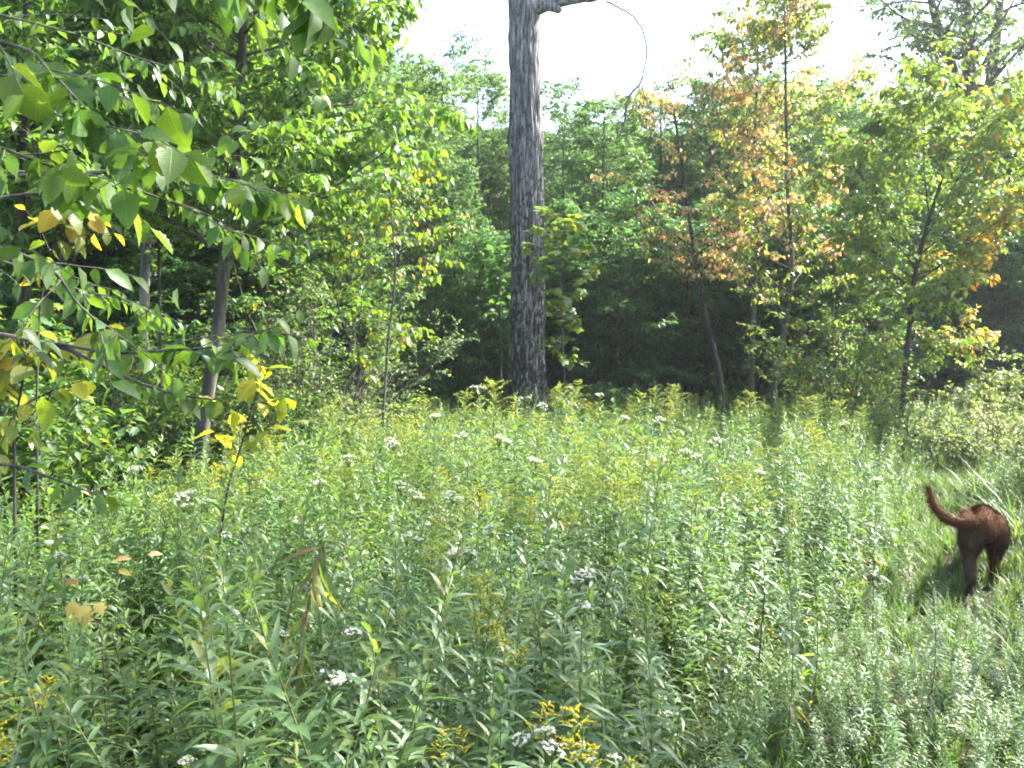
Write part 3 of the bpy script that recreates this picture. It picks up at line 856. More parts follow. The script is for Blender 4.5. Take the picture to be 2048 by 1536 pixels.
# maple sapling right of the big trunk
b, T = pxtrunk([(1131, 870), (1129, 760), (1124, 640), (1120, 540), (1116, 440)], 12.8)
rng = np.random.default_rng(45)
D = tree_data(rng, T, .014, .006, nb=15, t0=.3, blen=.42, subs=4, sublen=.26, twigs=2, twlen=.14, nleaf=3, leaf=.12, prof='oval', droop=.35)
make_tree('maple_sapling', 'thin maple sapling with pale sunlit leaves right of the big trunk', 'tree', b, D, ((.12, .19, .04), .2, .25), M_BARK, rng, tpl=MAPLE, limb_parts=False, n_leaf=150,
          variants=leaf_variants('maple', [MAPLE], [(.12, .19, .04), (.15, .21, .05), (.1, .17, .05), (.2, .22, .04)], M_LEAF))
b, T = pxtrunk([(1003, 850), (1002, 700), (1000, 560), (1000, 500)], 15.0)
rng = np.random.default_rng(46)
D = tree_data(rng, T, .014, .006, nb=10, t0=.45, blen=.4, subs=4, sublen=.26, twigs=2, twlen=.14, nleaf=3, leaf=.12, prof='oval', droop=.35)
make_tree('maple_sapling', 'bluish green maple sapling half hidden behind the left side of the big trunk', 'tree', b, D, ((.07, .15, .05), .2, .15), M_BARK, rng, tpl=MAPLE, limb_parts=False)

# shrubs along the right side
SC = ((.13, .19, .07), .24, .22)
shrub('vine_shrub', 'tall vine covered shrub right of the wavy slim trunk', at_ground(1690, 13.2), 1.15, 3.0, 36, .075, ((.11, .18, .05), .24, .3, [((.4, .2, .1), .04)]), 51)
shrub('vine_shrub', 'low leafy shrub at the foot of the vine covered shrub', at_ground(1700, 12.2), .8, 1.1, 26, .055, SC, 52)
shrub('bramble_bush', 'sprawling low sunlit bush below the golden orange branches', at_ground(1800, 12.2), 1.3, 1.0, 40, .05, SC, 53)
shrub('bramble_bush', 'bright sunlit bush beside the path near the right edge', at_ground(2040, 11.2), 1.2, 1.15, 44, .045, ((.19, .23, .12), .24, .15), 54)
shrub('bramble_bush', 'small bush with round pale leaves in the dark gap at the right edge', at_ground(2000, 13.0), .55, 1.9, 14, .08, ((.14, .19, .06), .2, .2), 55)
shrub('bramble_bush', 'bluish shaded plant clump at the wood edge behind the yellow plumes', at_ground(1255, 14.6), .6, 1.15, 16, .07, ((.06, .13, .06), .2, .1), 56)


# ------------------------------------------------------------------ overhanging elm at the left, close to the camera
def overhang():
    rng = np.random.default_rng(61)
    base = gpt(-2.7, 3.1)
    root = thing('elm_tree', 'leafy elm boughs with large toothed leaves reaching in from the left edge', 'tree', base)
    tr = smooth_path(np.array([(0, 0, -.1), (.05, 0, 1.2), (.0, .05, 2.6), (.1, 0, 4.0), (.15, 0, 5.5)]), 24)
    s = Soup(); V, F = tubes(tr, np.linspace(.085, .03, 24), 14); s.add(V, F); obj('trunk', s.mesh('trunk', M_BARK), root)

    def loc(pts): return np.array([at(x, y, Y) for x, y, Y in pts]) - base
    E1 = [(.085, .16, .025), (.1, .175, .028), (.075, .145, .034), (.12, .19, .03), (.09, .155, .025), (.07, .14, .03), (.13, .18, .03)]
    YEL = [(.25, .25, .035), (.3, .28, .04), (.18, .2, .03), (.3, .22, .05), (.13, .18, .03), (.2, .22, .05)]
    V1 = leaf_variants('elm', [ELM, ELM2, ELM3, ELM4, ELM5], E1 + [E1[2], E1[4], E1[0]], M_ELM)
    # bough: start height on trunk, pixel path, leaf count, leaf length, sub twigs
    boughs = [
        (2.25, [(-160, 60, 2.5), (40, 95, 2.45), (99, 143, 2.4), (150, 195, 2.35), (185, 235, 2.3), (212, 262, 2.3)], 16, .145, 2),
        (2.2, [(-200, 250, 2.6), (-20, 290, 2.6), (60, 318, 2.55), (130, 340, 2.55), (175, 352, 2.5)], 18, .135, 3),
        (2.1, [(-150, 330, 3.6), (100, 345, 3.6), (270, 338, 3.6), (340, 322, 3.55), (400, 306, 3.5), (470, 278, 3.5), (540, 248, 3.5), (592, 236, 3.5)], 24, .09, 2),
        (2.1, [(-150, 340, 3.3), (120, 350, 3.3), (260, 340, 3.2), (340, 344, 3.2), (420, 352, 3.2), (480, 366, 3.15), (530, 385, 3.1)], 26, .115, 3),
        (1.9, [(-100, 400, 3.4), (200, 372, 3.4), (330, 400, 3.4), (420, 440, 3.4), (480, 470, 3.35)], 16, .1, 3),
        (1.8, [(-160, 440, 2.6), (-20, 490, 2.6), (50, 512, 2.6), (110, 545, 2.6), (150, 600, 2.55), (190, 640, 2.5), (215, 668, 2.5)], 15, .115, 2),
        (1.7, [(-200, 640, 2.9), (0, 668, 2.9), (70, 684, 2.9), (130, 690, 2.85), (200, 703, 2.8), (250, 706, 2.75), (320, 702, 2.7), (390, 698, 2.7), (450, 690, 2.65), (500, 672, 2.6), (545, 655, 2.6)], 34, .105, 3),
        (1.7, [(60, 684, 2.9), (140, 700, 2.85), (220, 740, 2.8), (290, 770, 2.75), (360, 790, 2.7), (430, 800, 2.65)], 18, .1, 0),
        (1.2, [(-120, 920, 2.7), (20, 930, 2.7), (100, 955, 2.65), (160, 978, 2.6), (215, 992, 2.6)], 8, .11, 0),
        (2.9, [(-400, -260, 2.4), (100, -160, 2.4), (350, -110, 2.35), (520, -60, 2.3), (600, -20, 2.3), (622, 40, 2.3)], 16, .15, 2),
        (2.9, [(-300, -200, 2.5), (0, -120, 2.5), (160, -80, 2.5), (300, -55, 2.45), (430, -35, 2.4), (480, -20, 2.4)], 22, .12, 2),
        (2.5, [(-200, 60, 4.2), (60, 200, 4.2), (180, 260, 4.2), (280, 300, 4.15), (360, 330, 4.1), (430, 380, 4.05)], 24, .1, 4),
        (2.0, [(-150, 470, 4.0), (60, 540, 4.0), (160, 580, 3.95), (250, 600, 3.9), (330, 640, 3.85)], 20, .1, 4),
        (2.6, [(-200, -20, 4.4), (120, 60, 4.4), (260, 110, 4.4), (380, 150, 4.3), (470, 200, 4.3)], 24, .1, 4),
        (2.4, [(-200, 120, 3.4), (0, 150, 3.4), (120, 170, 3.4), (230, 190, 3.4), (300, 215, 3.4)], 16, .1, 2),
    ]
    PP, DD, NN, LL, tw = [], [], [], [], Soup()
    for (h0, pts, n, ln, ns) in boughs:
        q = loc(pts); st = np.array([.0, 0, h0 + .25]); mid_ = st * .5 + q[0] * .5 + np.array([0, 0, .08])
        path = smooth_path(np.vstack([st, mid_, q]) if pts[0][0] < 0 else q, 34)
        s = Soup(); V, F = tubes(path, np.linspace(.0085, .002, 34), 7); s.add(V, F); obj('branch', s.mesh('branch', M_BARK), root)
        L_ = np.linalg.norm(np.diff(path, axis=0), axis=1).sum()
        P = path[None]
        subs = [path[int(34 * .3):]]
        if ns:
            c, r = grow(rng, path[None, 12:], np.full((1, 22), .004), int(ns * 2.5 + .5), .05, .9, .34, .7, 6, .85, .05, .06, -.02, .6, .5, len_t=lambda t: 1.2 - .6 * t)
            V, F = tubes(c, np.maximum(r, .0014), 5); tw.add(V, F)
            subs += list(c)
        for k, sp in enumerate(subs):
            m = int(n * 1.35) if k == 0 else 7
            p, d, no, l = leaves_on(rng, np.asarray(sp)[None], m, .25 if k == 0 else .12, ln * .7, .9, .75, .35, .3, .45)
            # short leaf stalks: the blade hangs from the twig
            PP.append(p); DD.append(d); NN.append(no); LL.append(l)
    p, d, no, l = map(np.concatenate, (PP, DD, NN, LL))
    obj('twigs', tw.mesh('twigs', M_BARK), root)['kind'] = 'stuff'
    px, py, dep = project(p + base)
    vis = (px > -60) & (px < 2100) & (py > -80)
    order = np.argsort(~vis, kind='stable')[:300]
    leaf_parts(root, p[order], d[order], no[order], l[order], V1, rng)
    rest = np.setdiff1d(np.arange(len(p)), order)
    # crown above and outside the picture
    T0 = np.array([(0.1, 0, 3.6), (.15, 0, 5.6)]); T0 = smooth_path(np.vstack([T0[:1], T0.mean(0)[None], T0[1:]]), 10)
    B, BR = grow(rng, T0[None], np.full((1, 10), .03), 16, .05, 1, 1.5, 1.1, 7, 0, .0, .1, .02, .5)
    s1, r1 = grow(rng, B, BR, 7, .2, 1, .6, .75, 5, .7, .03)
    s = Soup(); V, F = tubes(B, BR, 5); s.add(V, F); V, F = tubes(s1, r1, 3); s.add(V, F); obj('upper_branches', s.mesh('upper_branches', M_BARK), root)['kind'] = 'stuff'
    cl = leaves_on(rng, s1, 10, .1, .1, .6)
    p2, d2, n2, l2 = [np.concatenate(q) for q in zip((p[rest], d[rest], no[rest], l[rest]), cl)]
    V, F, m = place_leaves(p2, d2, n2, l2, OV_MID)
    s = Soup(); s.add(V, F, np.repeat(leaf_cols(rng, len(p2), (.075, .14, .025), .15, .15), m, 0)); obj('crown', s.mesh('crown', M_LEAF), root)['kind'] = 'stuff'

    # thin yellowing saplings under it
    def yellow(label, stem, twl, n, ln, cols, key, Y0):
        pts = np.array([at(x, y, Y) for x, y, Y in stem]); b = gpt(pts[0][0], pts[0][1]); pts[0] = b
        r = thing('sapling', label, 'tree', b)
        path = smooth_path(pts - b, 30)
        s = Soup(); V, F = tubes(path, np.linspace(.007, .0025, 30), 7); s.add(V, F); obj('trunk', s.mesh('trunk', M_BARK_DARK), r)
        c, rr_ = grow(rng, path[None], np.full((1, 30), .005), n, .45, .98, twl, 1.0, 6, .3, .03, .08, .02, .6, .5, len_t=lambda t: np.ones_like(t))
        for k in range(len(c)):
            s = Soup(); V, F = tubes(c[k], np.maximum(rr_[k], .0014), 5); s.add(V, F); obj('branch', s.mesh('branch', M_BARK_DARK), r)
        p, d, no, l = leaves_on(rng, c, 6, .15, ln, .8, .7, .4, .2, .3)
        leaf_parts(r, p, d, no, l, leaf_variants(key, [ELM, ELM2], cols, M_ELM), rng)
    yellow('thin sapling with yellowing leaves at the left edge under the elm boughs', [(25, 1100, 3.3), (28, 900, 3.3), (35, 820, 3.3), (50, 740, 3.3), (50, 705, 3.3)], .3, 11, .105, YEL, 'yel', 3.3)
    yellow('thin dark sapling with a few yellow leaves in front of the bramble', [(400, 1130, 4.2), (450, 1010, 4.2), (480, 900, 4.2), (510, 800, 4.2), (540, 730, 4.2)], .2, 7, .105, [(.2, .23, .03), (.27, .25, .03), (.14, .19, .03)], 'yel2', 4.2)
    yellow('thin vine like sapling with olive leaves hanging beside the blackish trunk', [(70, 1000, 4.5), (75, 700, 4.5), (100, 520, 4.5), (120, 440, 4.5), (150, 420, 4.5)], .28, 8, .11, [(.12, .15, .03), (.2, .18, .03), (.1, .15, .03), (.26, .19, .03)], 'yel3', 4.5)


overhang()
# ------------------------------------------------------------------ meadow plants
def stalk_data(rng, h, n=46, ll=.11, top=.35, low=.2, droopy=.0, base=(.072, .125, .036)):
    lean = rng.normal(0, .08, 2)
    stem = smooth_path(np.array([(0, 0, -.03), (lean[0] * .4, lean[1] * .4, h * .5), (lean[0] * 1.4, lean[1] * 1.4, h)]), 12)
    R = np.linspace(.0032, .0012, 12)
    t = np.linspace(low, 1, n) + rng.normal(0, .004, n); t = np.clip(t, 0, .998)
    p, tan = sample_on(stem[None], t[None]); p, tan = p[0], tan[0]
    az = np.arange(n) * 2.39996 + rng.uniform(0, 6.28) + rng.normal(0, .25, n)
    el = .95 * ((t - low) / (1 - low)) ** 1.5 + .12 + rng.normal(0, .16, n) - droopy
    d = nrm(np.stack([np.cos(az) * np.cos(el), np.sin(az) * np.cos(el), np.sin(el)], -1))
    u = np.array([0, 0, 1.0]) + rng.normal(0, .2, (n, 3)); nor = nrm(u - d * (u * d).sum(-1, keepdims=True))
    u_ = (t - low) / (1 - low)
    L = ll * (top + (1 - top) * np.sin(np.pi * np.clip(.25 + .75 * u_, 0, 1)) ** .8) * rng.uniform(.8, 1.15, n)
    col = leaf_cols(rng, n, base, .18, .15)
    lowm = (u_ < .25) & (rng.random(n) < .3)
    col[lowm] = np.array((.16, .12, .04)) * np.exp(rng.normal(0, .3, (lowm.sum(), 1)))
    return dict(stem=stem, R=R, p=p, d=d, nor=nor, L=L, col=col, h=h, tip=stem[-1])


def bud_blob(rng, P, size, col, s, mi):
    """small four-sided buds at points"""
    n = len(P); a = nrm(rng.normal(0, 1, (n, 3))); bq = nrm(np.cross(a, rng.normal(0, 1, (n, 3)))); c = np.cross(a, bq)
    sz = size * rng.uniform(.6, 1.4, (n, 1))
    V = np.stack([P + a * sz, P + bq * sz * .7, P + c * sz * .7, P - (a + bq + c) * sz * .55], 1)
    f = np.array([(0, 1, 2), (0, 2, 3), (0, 3, 1), (1, 3, 2)])
    s.add(V.reshape(-1, 3), (f[None] + np.arange(n)[:, None, None] * 4).reshape(-1, 3), np.repeat(np.clip(np.array(col)[None] * np.exp(rng.normal(0, .2, (n, 1))), 0, .85), 4, 0), mi)


def plume(rng, tip, size, col, nb=18, dens=26, asym=0.0, droop_=.10):
    """goldenrod panicle: arching branchlets set with small buds"""
    s = Soup()
    ax = np.array([[tip - (0, 0, size * 1.0), tip - (0, 0, size * .5), tip, tip + (asym * size * .5, 0, size * .22)]])
    ax = smooth_path(ax[0], 8)[None]
    br, r = grow(rng, ax, np.full((1, 8), .0016), nb, .05, 1.0, size * .68, .95, 6, 0, droop_, .05, .0, .5, .5, len_t=lambda t: 1.15 - .85 * t)
    V, F = tubes(br, np.maximum(r, .0009), 3); s.add(V, F, (.14, .17, .04), 0)
    V, F = tubes(ax, np.full((1, 8), .0018), 4); s.add(V, F, (.14, .17, .04), 0)
    t = rng.uniform(.12, 1, (len(br), dens)); p, tn = sample_on(br, t)
    p = p.reshape(-1, 3) + np.array([0, 0, .006]) + rng.normal(0, size * .014, (p.size // 3, 3)) * np.array([1, 1, .8])
    bud_blob(rng, p, size * .0155, col, s, 0)
    return s.mesh('plume', M_PETAL)


def corymb(rng, tip, size, nfl=34):
    """flat-topped cluster of small white rayed flowers"""
    s = Soup()
    q = rng.normal(0, 1, (nfl, 2)); q = q / np.maximum(1, np.linalg.norm(q, axis=1, keepdims=True)) * size * .5
    top = np.column_stack([q, size * .25 - (q ** 2).sum(1) / size * .9 + rng.normal(0, size * .05, nfl)]) + tip
    basep = tip - np.array([0, 0, size * .9])
    t = np.linspace(0, 1, 4)[None, :, None]
    P = basep + (top - basep)[:, None] * t; P[:, 1, 2] += size * .06
    V, F = tubes(P, np.full((nfl, 4), .0009), 3); s.add(V, F, (.11, .15, .04))
    k = 7
    for i in range(nfl):
        r_ = size * rng.uniform(.075, .12); ph = rng.uniform(0, 6.28); tl = rng.normal(0, .35, 2)
        a = np.arange(k) * 2 * math.pi / k + ph
        n = nrm(np.array([tl[0], tl[1], 1.0])); e1 = nrm(np.cross(n, (0, 1, 0))); e2 = np.cross(n, e1)
        ring = lambda an, rad, up: top[i] + rad * (np.cos(an)[:, None] * e1 + np.sin(an)[:, None] * e2) + n * up
        v = np.concatenate([ring(a - .28, r_ * .2, 0), ring(a - .2, r_, r_ * .15), ring(a + .2, r_, r_ * .15), ring(a + .28, r_ * .2, 0)])
        ix = np.arange(k)
        s.add(v, np.stack([ix, ix + k, ix + 2 * k, ix + 3 * k], -1), np.array((.72, .72, .68)) * rng.uniform(.85, 1.1))
        v = np.concatenate([ring(a, r_ * .3, r_ * .08), [top[i] + n * r_ * .25]])
        s.add(v, np.stack([ix, (ix + 1) % k, np.full(k, k)], -1), (.6, .45, .08))
    return s.mesh('flower_head', M_PETAL)


rngm = np.random.default_rng(71)
STALKS = []
for k in range(12):
    h = rngm.uniform(.8, 1.05)
    STALKS.append(stalk_data(rngm, h, int(rngm.integers(58, 78)), rngm.uniform(.062, .092), base=np.array((.086, .16, .054)) * rngm.uniform(.85, 1.2) * np.array([rngm.uniform(.9, 1.15), 1, rngm.uniform(.85, 1.2)])))
WTPL = [LANCE, LANCE2, LANCE3]


def foliage_soup(D, s, tpls=WTPL, mi=0):
    n = len(D['p'])
    for k, tp in enumerate(tpls):
        m = np.arange(n) % len(tpls) == k
        V, F, q = place_leaves(D['p'][m], D['d'][m], D['nor'][m], D['L'][m], tp)
        s.add(V, F, np.repeat(D['col'][m], q, 0), mi)


def stem_soup(D, s, mi=0, col=(.1, .12, .04)):
    V, F = tubes(D['stem'], D['R'], 5)
    n = len(V); tt = np.linspace(0, 1, n)[:, None]
    s.add(V, F, np.array((.10, .065, .03)) * (1 - tt) + np.array(col) * tt, mi)


STEM_ME, FOL_ME = [], []
for D in STALKS:
    s = Soup(); stem_soup(D, s); STEM_ME.append(s.mesh('stem', M_STEM))
    s = Soup(); foliage_soup(D, s); FOL_ME.append(s.mesh('foliage', M_WEED))
# broad-leaved herbs
HERBS = []
for k in range(5):
    HERBS.append(stalk_data(rngm, rngm.uniform(.45, .7), int(rngm.integers(20, 30)), rngm.uniform(.075, .105), top=.45, low=.15, base=np.array((.085, .14, .035)) * rngm.uniform(.85, 1.15)))
HSTEM_ME, HFOL_ME = [], []
for D in HERBS:
    s = Soup(); stem_soup(D, s); HSTEM_ME.append(s.mesh('stem', M_STEM))
    s = Soup(); foliage_soup(D, s, [BROAD]); HFOL_ME.append(s.mesh('foliage', M_WEED))
WV = leaf_variants('weed', [LANCE, LANCE2, LANCE3, LANCE], [(.09, .16, .05), (.08, .145, .05), (.1, .17, .055), (.092, .16, .06), (.115, .175, .05), (.082, .15, .06), (.09, .165, .048), (.115, .165, .05), (.088, .155, .055), (.1, .165, .06), (.16, .17, .05)], M_WEED)
HV = leaf_variants('herb', [BROAD], [(.085, .14, .035), (.1, .155, .035), (.075, .13, .04), (.12, .16, .035)], M_WEED)
PLUME_BUD = [plume(rngm, np.zeros(3), .26, (.44, .5, .09), 30, 40) for _ in range(3)]
PLUME_GOLD = [plume(rngm, np.zeros(3), .20, (.7, .58, .03), 14, 70, droop_=.16) for _ in range(3)]
CORYMB = [corymb(rngm, np.zeros(3), .11, 34) for _ in range(4)]


full = []
for D in STALKS:
    s = Soup(); stem_soup(D, s, 1); foliage_soup(D, s); full.append(s.mesh('weed', [M_WEED, M_STEM]))
for k in range(3):   # stalks in green-yellow bud
    D = STALKS[k]; s = Soup(); stem_soup(D, s, 1); foliage_soup(D, s)
    me = PLUME_BUD[k]; v = np.empty(len(me.vertices) * 3, np.float32); me.vertices.foreach_get('co', v)
    li = np.empty(len(me.loops), np.int32); me.loops.foreach_get('vertex_index', li)
    c = np.empty(len(me.vertices) * 4, np.float32); me.attributes['Col'].data.foreach_get('color', c)
    ls = np.empty(len(me.polygons), np.int32); me.polygons.foreach_get('loop_start', ls); lt = np.diff(np.append(ls, len(li)))
    f3 = np.stack([li[ls[lt == 3] + q] for q in range(3)], -1); f4 = np.stack([li[ls[lt == 4] + q] for q in range(4)], -1)
    s.add(v.reshape(-1, 3) * .8 + D['tip'], [f3, f4], c.reshape(-1, 4)[:, :3], 2)
    full.append(s.mesh('weed', [M_WEED, M_STEM, M_PETAL]))
WEEDS = source('weed_source', full)
hf = []
for D in HERBS:
    s = Soup(); stem_soup(D, s, 1); foliage_soup(D, s, [BROAD]); hf.append(s.mesh('herb', [M_WEED, M_STEM]))
HERB = source('herb_source', hf)


def tuft(rng, n, h):
    s = Soup(); K = 5; t = np.linspace(0, 1, K)
    az = rng.uniform(0, 6.28, n); ln = h * rng.uniform(.5, 1.15, n); be = rng.uniform(.2, .9, n)
    P = np.empty((n, K, 3)); o = rng.normal(0, .02, (n, 2))
    rad = (be * ln)[:, None] * t ** 1.8
    P[:, :, 0] = o[:, :1] + np.cos(az)[:, None] * rad; P[:, :, 1] = o[:, 1:] + np.sin(az)[:, None] * rad
    P[:, :, 2] = ln[:, None] * (t - .35 * be[:, None] * t ** 2.2)
    sd = np.stack([-np.sin(az), np.cos(az), np.zeros(n)], -1)[:, None] * (.0035 * (1 - t ** 2) + .0004)[None, :, None]
    V = np.stack([P - sd, P + sd], 2).reshape(-1, 3); ix = np.arange(n * K * 2).reshape(n, K, 2)
    F = np.stack([ix[:, :-1, 0], ix[:, :-1, 1], ix[:, 1:, 1], ix[:, 1:, 0]], -1).reshape(-1, 4)
    c = leaf_cols(rng, n, (.085, .145, .045), .2, .2, [((.2, .19, .08), .03)])
    s.add(V, F, np.repeat(c, K * 2, 0))
    return s.mesh('grass', M_GRASS)


GRASS = source('grass_source', [tuft(rngm, 34, .22) for _ in range(4)])

# ---- where everything stands
def height_at(x, y):
    """plant height factor: low on the path and in the shade under the trees"""
    dp = np.abs(x - path_x(y)) - .22 - .1 * np.sin(y * 2.1)
    left = x < path_x(y)
    lo = np.interp(y, [3.6, 4.8], [.38, .17])
    tall = np.interp(y, [6, 9], [1.0, 1.3])
    f = np.where(left, np.clip(.34 + dp / 1.2, lo, 1), np.clip(.28 + dp / 1.7 * tall, lo, tall))
    see = (np.abs(x - .505 * y) < .36) & (y > 3.9) & (y < 5.7)
    f = np.where(see, np.minimum(f, .24), f)
    wood = np.clip((-1.0 - .12 * y - x) / 1.0, 0, 1)                       # under the left trees
    f = f * (1 - .5 * wood * np.clip((y - 4.2) / 1.5, 0, 1))
    f = f * np.where(y < 3.2, np.where((x > .6) & left, np.clip(1 - (x - .6) * .6, .3, 1), 1), 1)
    return f, dp


def scatter_points(rng, dens_fn, y0, y1, step, xw=.62, xm=1.3):
    out = []
    y = y0
    while y < y1:
        st = step(y); hw = xw * y + xm
        xs = np.arange(-hw, hw, st); n = len(xs)
        out.append(np.column_stack([xs + rng.uniform(-.6, .6, n) * st, np.full(n, y) + rng.uniform(-.6, .6, n) * st]))
        y += st
    return np.concatenate(out)


EXCL = [(0.23, 14.2, .45), (2.95, 5.95, .36), (3.08, 6.4, .3)]


def cull(P):
    k = np.ones(len(P), bool)
    for x, y, r in EXCL: k &= np.hypot(P[:, 0] - x, P[:, 1] - y) > r
    return k


rngs = np.random.default_rng(81)
P = scatter_points(rngs, None, .9, 16.2, lambda y: .09 + .0035 * y)
P = P[cull(P)]
f, dp = height_at(P[:, 0], P[:, 1])
keep = (rngs.random(len(P)) < np.clip(.55 + dp * 1.6, np.interp(P[:, 1], [3.6, 4.8], [.85, .25]), 1.0))
clump = np.array([noise.noise(Vector((x * .9, y * .9, 0))) for x, y in P])
clump2 = np.array([noise.noise(Vector((x * 3.1, y * 3.1, 5))) for x, y in P])
keep &= rngs.random(len(P)) < np.clip(.72 + clump2 * 1.7 + clump * .3, .06, 1)
P, f, dp, clump = P[keep], f[keep], dp[keep], clump[keep]
cam_gap = np.hypot(P[:, 0], P[:, 1]) > 1.0
P, f, dp, clump = P[cam_gap], f[cam_gap], dp[cam_gap], clump[cam_gap]
n = len(P)
z = ground_z(P[:, 0], P[:, 1])
scl = f * rngs.uniform(.6, 1.12, n) * (1 + .28 * clump) * np.where(P[:, 0] > path_x(P[:, 1]), 1, np.interp(P[:, 1], [6, 13], [1, .74]))
idx = rngs.integers(0, 12, n)
budm = (rngs.random(n) < np.where(P[:, 1] > 4.5, .13, .012)) & (f > .75) & (P[:, 0] > -1.5 - .1 * P[:, 1])
idx = np.where(budm, 12 + idx % 3, idx)
rz = rngs.uniform(0, 6.28, n); tilt = rngs.normal(0, .12, (n, 2)) * np.where(rngs.random((n, 1)) < .07, 3, 1)
px, py, dep = project(np.column_stack([P, z + scl * .8]))
inview = (px > -20) & (px < 2068) & (py < 1600) & (P[:, 1] > .9)
cand = np.where(inview & ~budm)[0]
near = cand[np.argsort(-(scl / dep)[cand])][:300]
is_thing = np.zeros(n, bool); is_thing[near] = True

G_W = 'leafy weed stalks in the near meadow'
for rank, i in enumerate(near):
    k = int(idx[i]); D = STALKS[k]
    r = thing('weed_plant', None, 'weed', (P[i, 0], P[i, 1], z[i]), rz[i], G_W, scl[i])
    r.rotation_euler = (tilt[i, 0], tilt[i, 1], rz[i])
    zone = ('left of the withered stalk' if px[i] < 560 else 'around the withered stalk' if px[i] < 720 else 'right of the withered stalk' if px[i] < 1200
            else 'around the black dead stem' if px[i] < 1620 else 'beside the grassy path')
    near_ = 'along the bottom edge' if py[i] > 1330 else 'a little further back'
    r['label'] = 'leafy green weed stalk ' + zone + ', ' + near_
    r['group'] = 'leafy weed stalks ' + zone + ', ' + near_
    obj('stem', STEM_ME[k], r)
    if rank < 100:
        leaf_parts(r, D['p'], D['d'], D['nor'], D['L'], WV, rngs)
    else:
        obj('foliage', FOL_ME[k], r)['kind'] = 'stuff'
rest = ~is_thing
scatter('meadow_weeds', WEEDS, np.column_stack([P, z])[rest], np.column_stack([tilt, rz])[rest], np.repeat(scl[rest][:, None], 3, 1), idx[rest],
        'dense mass of leafy goldenrod stalks filling the meadow up to the wood', 'weeds')

# low herbs under and between the stalks
P = scatter_points(rngs, None, 1.0, 17.5, lambda y: .15 + .004 * y)
P = P[cull(P)]; f, dp = height_at(P[:, 0], P[:, 1])
keep = rngs.random(len(P)) < np.where(dp > 0, .85, 1.0)
P, f, dp = P[keep], f[keep], dp[keep]; n = len(P)
shade = (P[:, 0] < -.35 - .05 * P[:, 1])
sc2 = np.clip(f, .3, 1) * rngs.uniform(.5, 1.0, n) * np.where(shade, 1.15, .75)
z = ground_z(P[:, 0], P[:, 1]); idx2 = rngs.integers(0, 5, n); rz = rngs.uniform(0, 6.28, n); tilt = rngs.normal(0, .12, (n, 2))
px, py, dep = project(np.column_stack([P, z + sc2 * .45]))
cand = np.where(shade & (px > 0) & (px < 900) & (py < 1560) & (py > 900))[0]
near = cand[np.argsort(-(sc2 / dep)[cand])][:90]
is_thing = np.zeros(n, bool); is_thing[near] = True
for rank, i in enumerate(near):
    k = int(idx2[i]); D = HERBS[k]
    r = thing('herb_plant', 'broad leaved green herb among the weeds in the shaded left foreground', 'herb', (P[i, 0], P[i, 1], z[i]), rz[i], 'broad leaved herbs in the left foreground', sc2[i])
    obj('stem', HSTEM_ME[k], r)
    if rank < 40:
        leaf_parts(r, D['p'], D['d'], D['nor'], D['L'], HV, rngs)
    else:
        obj('foliage', HFOL_ME[k], r)['kind'] = 'stuff'
rest = ~is_thing
scatter('low_herbs', HERB, np.column_stack([P, z])[rest], np.column_stack([tilt, rz])[rest], np.repeat(sc2[rest][:, None], 3, 1), idx2[rest],
        'low broad leaved herbs growing under the meadow stalks', 'herbs')

# knee-low seedlings closing the near end of the path
P = scatter_points(rngs, None, 1.2, 6.0, lambda y: .105)
P = P[cull(P)]; dxp = P[:, 0] - path_x(P[:, 1])
P = P[(dxp > -.8) & (dxp < 1.6) & (rngs.random(len(P)) < np.interp(P[:, 1], [4.2, 5.6], [.95, .3]))]; n = len(P)
scatter('low_seedlings', WEEDS, np.column_stack([P, ground_z(P[:, 0], P[:, 1])]), np.column_stack([rngs.normal(0, .2, (n, 2)), rngs.uniform(0, 6.28, n)]),
        np.repeat((rngs.uniform(.16, .36, n) * np.interp(P[:, 1], [4, 5.5], [1, .6]))[:, None], 3, 1) * np.array([1.5, 1.5, 1]), rngs.integers(0, 12, n), 'low leafy seedlings covering the near end of the path', 'seedlings')

# grass, thick on the path
P = scatter_points(rngs, None, 1.0, 15, lambda y: .085 + .004 * y)
P = P[cull(P) | True]; f, dp = height_at(P[:, 0], P[:, 1])
keep = rngs.random(len(P)) < np.where(dp < .35, .75, np.where(dp < 1.0, .4, .1)) * np.interp(P[:, 1], [4.2, 5.2], [.8, 1])
P, dp = P[keep], dp[keep]; n = len(P)
z = ground_z(P[:, 0], P[:, 1]); sc3 = rngs.uniform(.55, 1.15, n) * np.where(dp < .1, .8, np.where((rngs.random(n) < .75) | (P[:, 0] > path_x(P[:, 1]) - .5) & (P[:, 1] < 6.5), .95, 1.9))
scatter('grass', GRASS, np.column_stack([P, z]), np.column_stack([np.zeros((n, 2)), rngs.uniform(0, 6.28, n)]), np.repeat(sc3[:, None], 3, 1), rngs.integers(0, 4, n),
        'short green grass on the path where the dog walks', 'grass')

# ground cover beneath the trees behind the meadow
P = np.column_stack([rngs.uniform(-14, 14, 2600), rngs.uniform(8, 26, 2600)])
P = P[(P[:, 1] > 15.5) | (P[:, 0] < -1.6 - .12 * P[:, 1])]; n = len(P)
scatter('undergrowth', HERB, np.column_stack([P, ground_z(P[:, 0], P[:, 1])]), np.column_stack([rngs.normal(0, .15, (n, 2)), rngs.uniform(0, 6.28, n)]),
        np.repeat(rngs.uniform(.6, 1.4, n)[:, None], 3, 1), rngs.integers(0, 5, n), 'shaded leafy undergrowth on the floor of the wood', 'undergrowth')


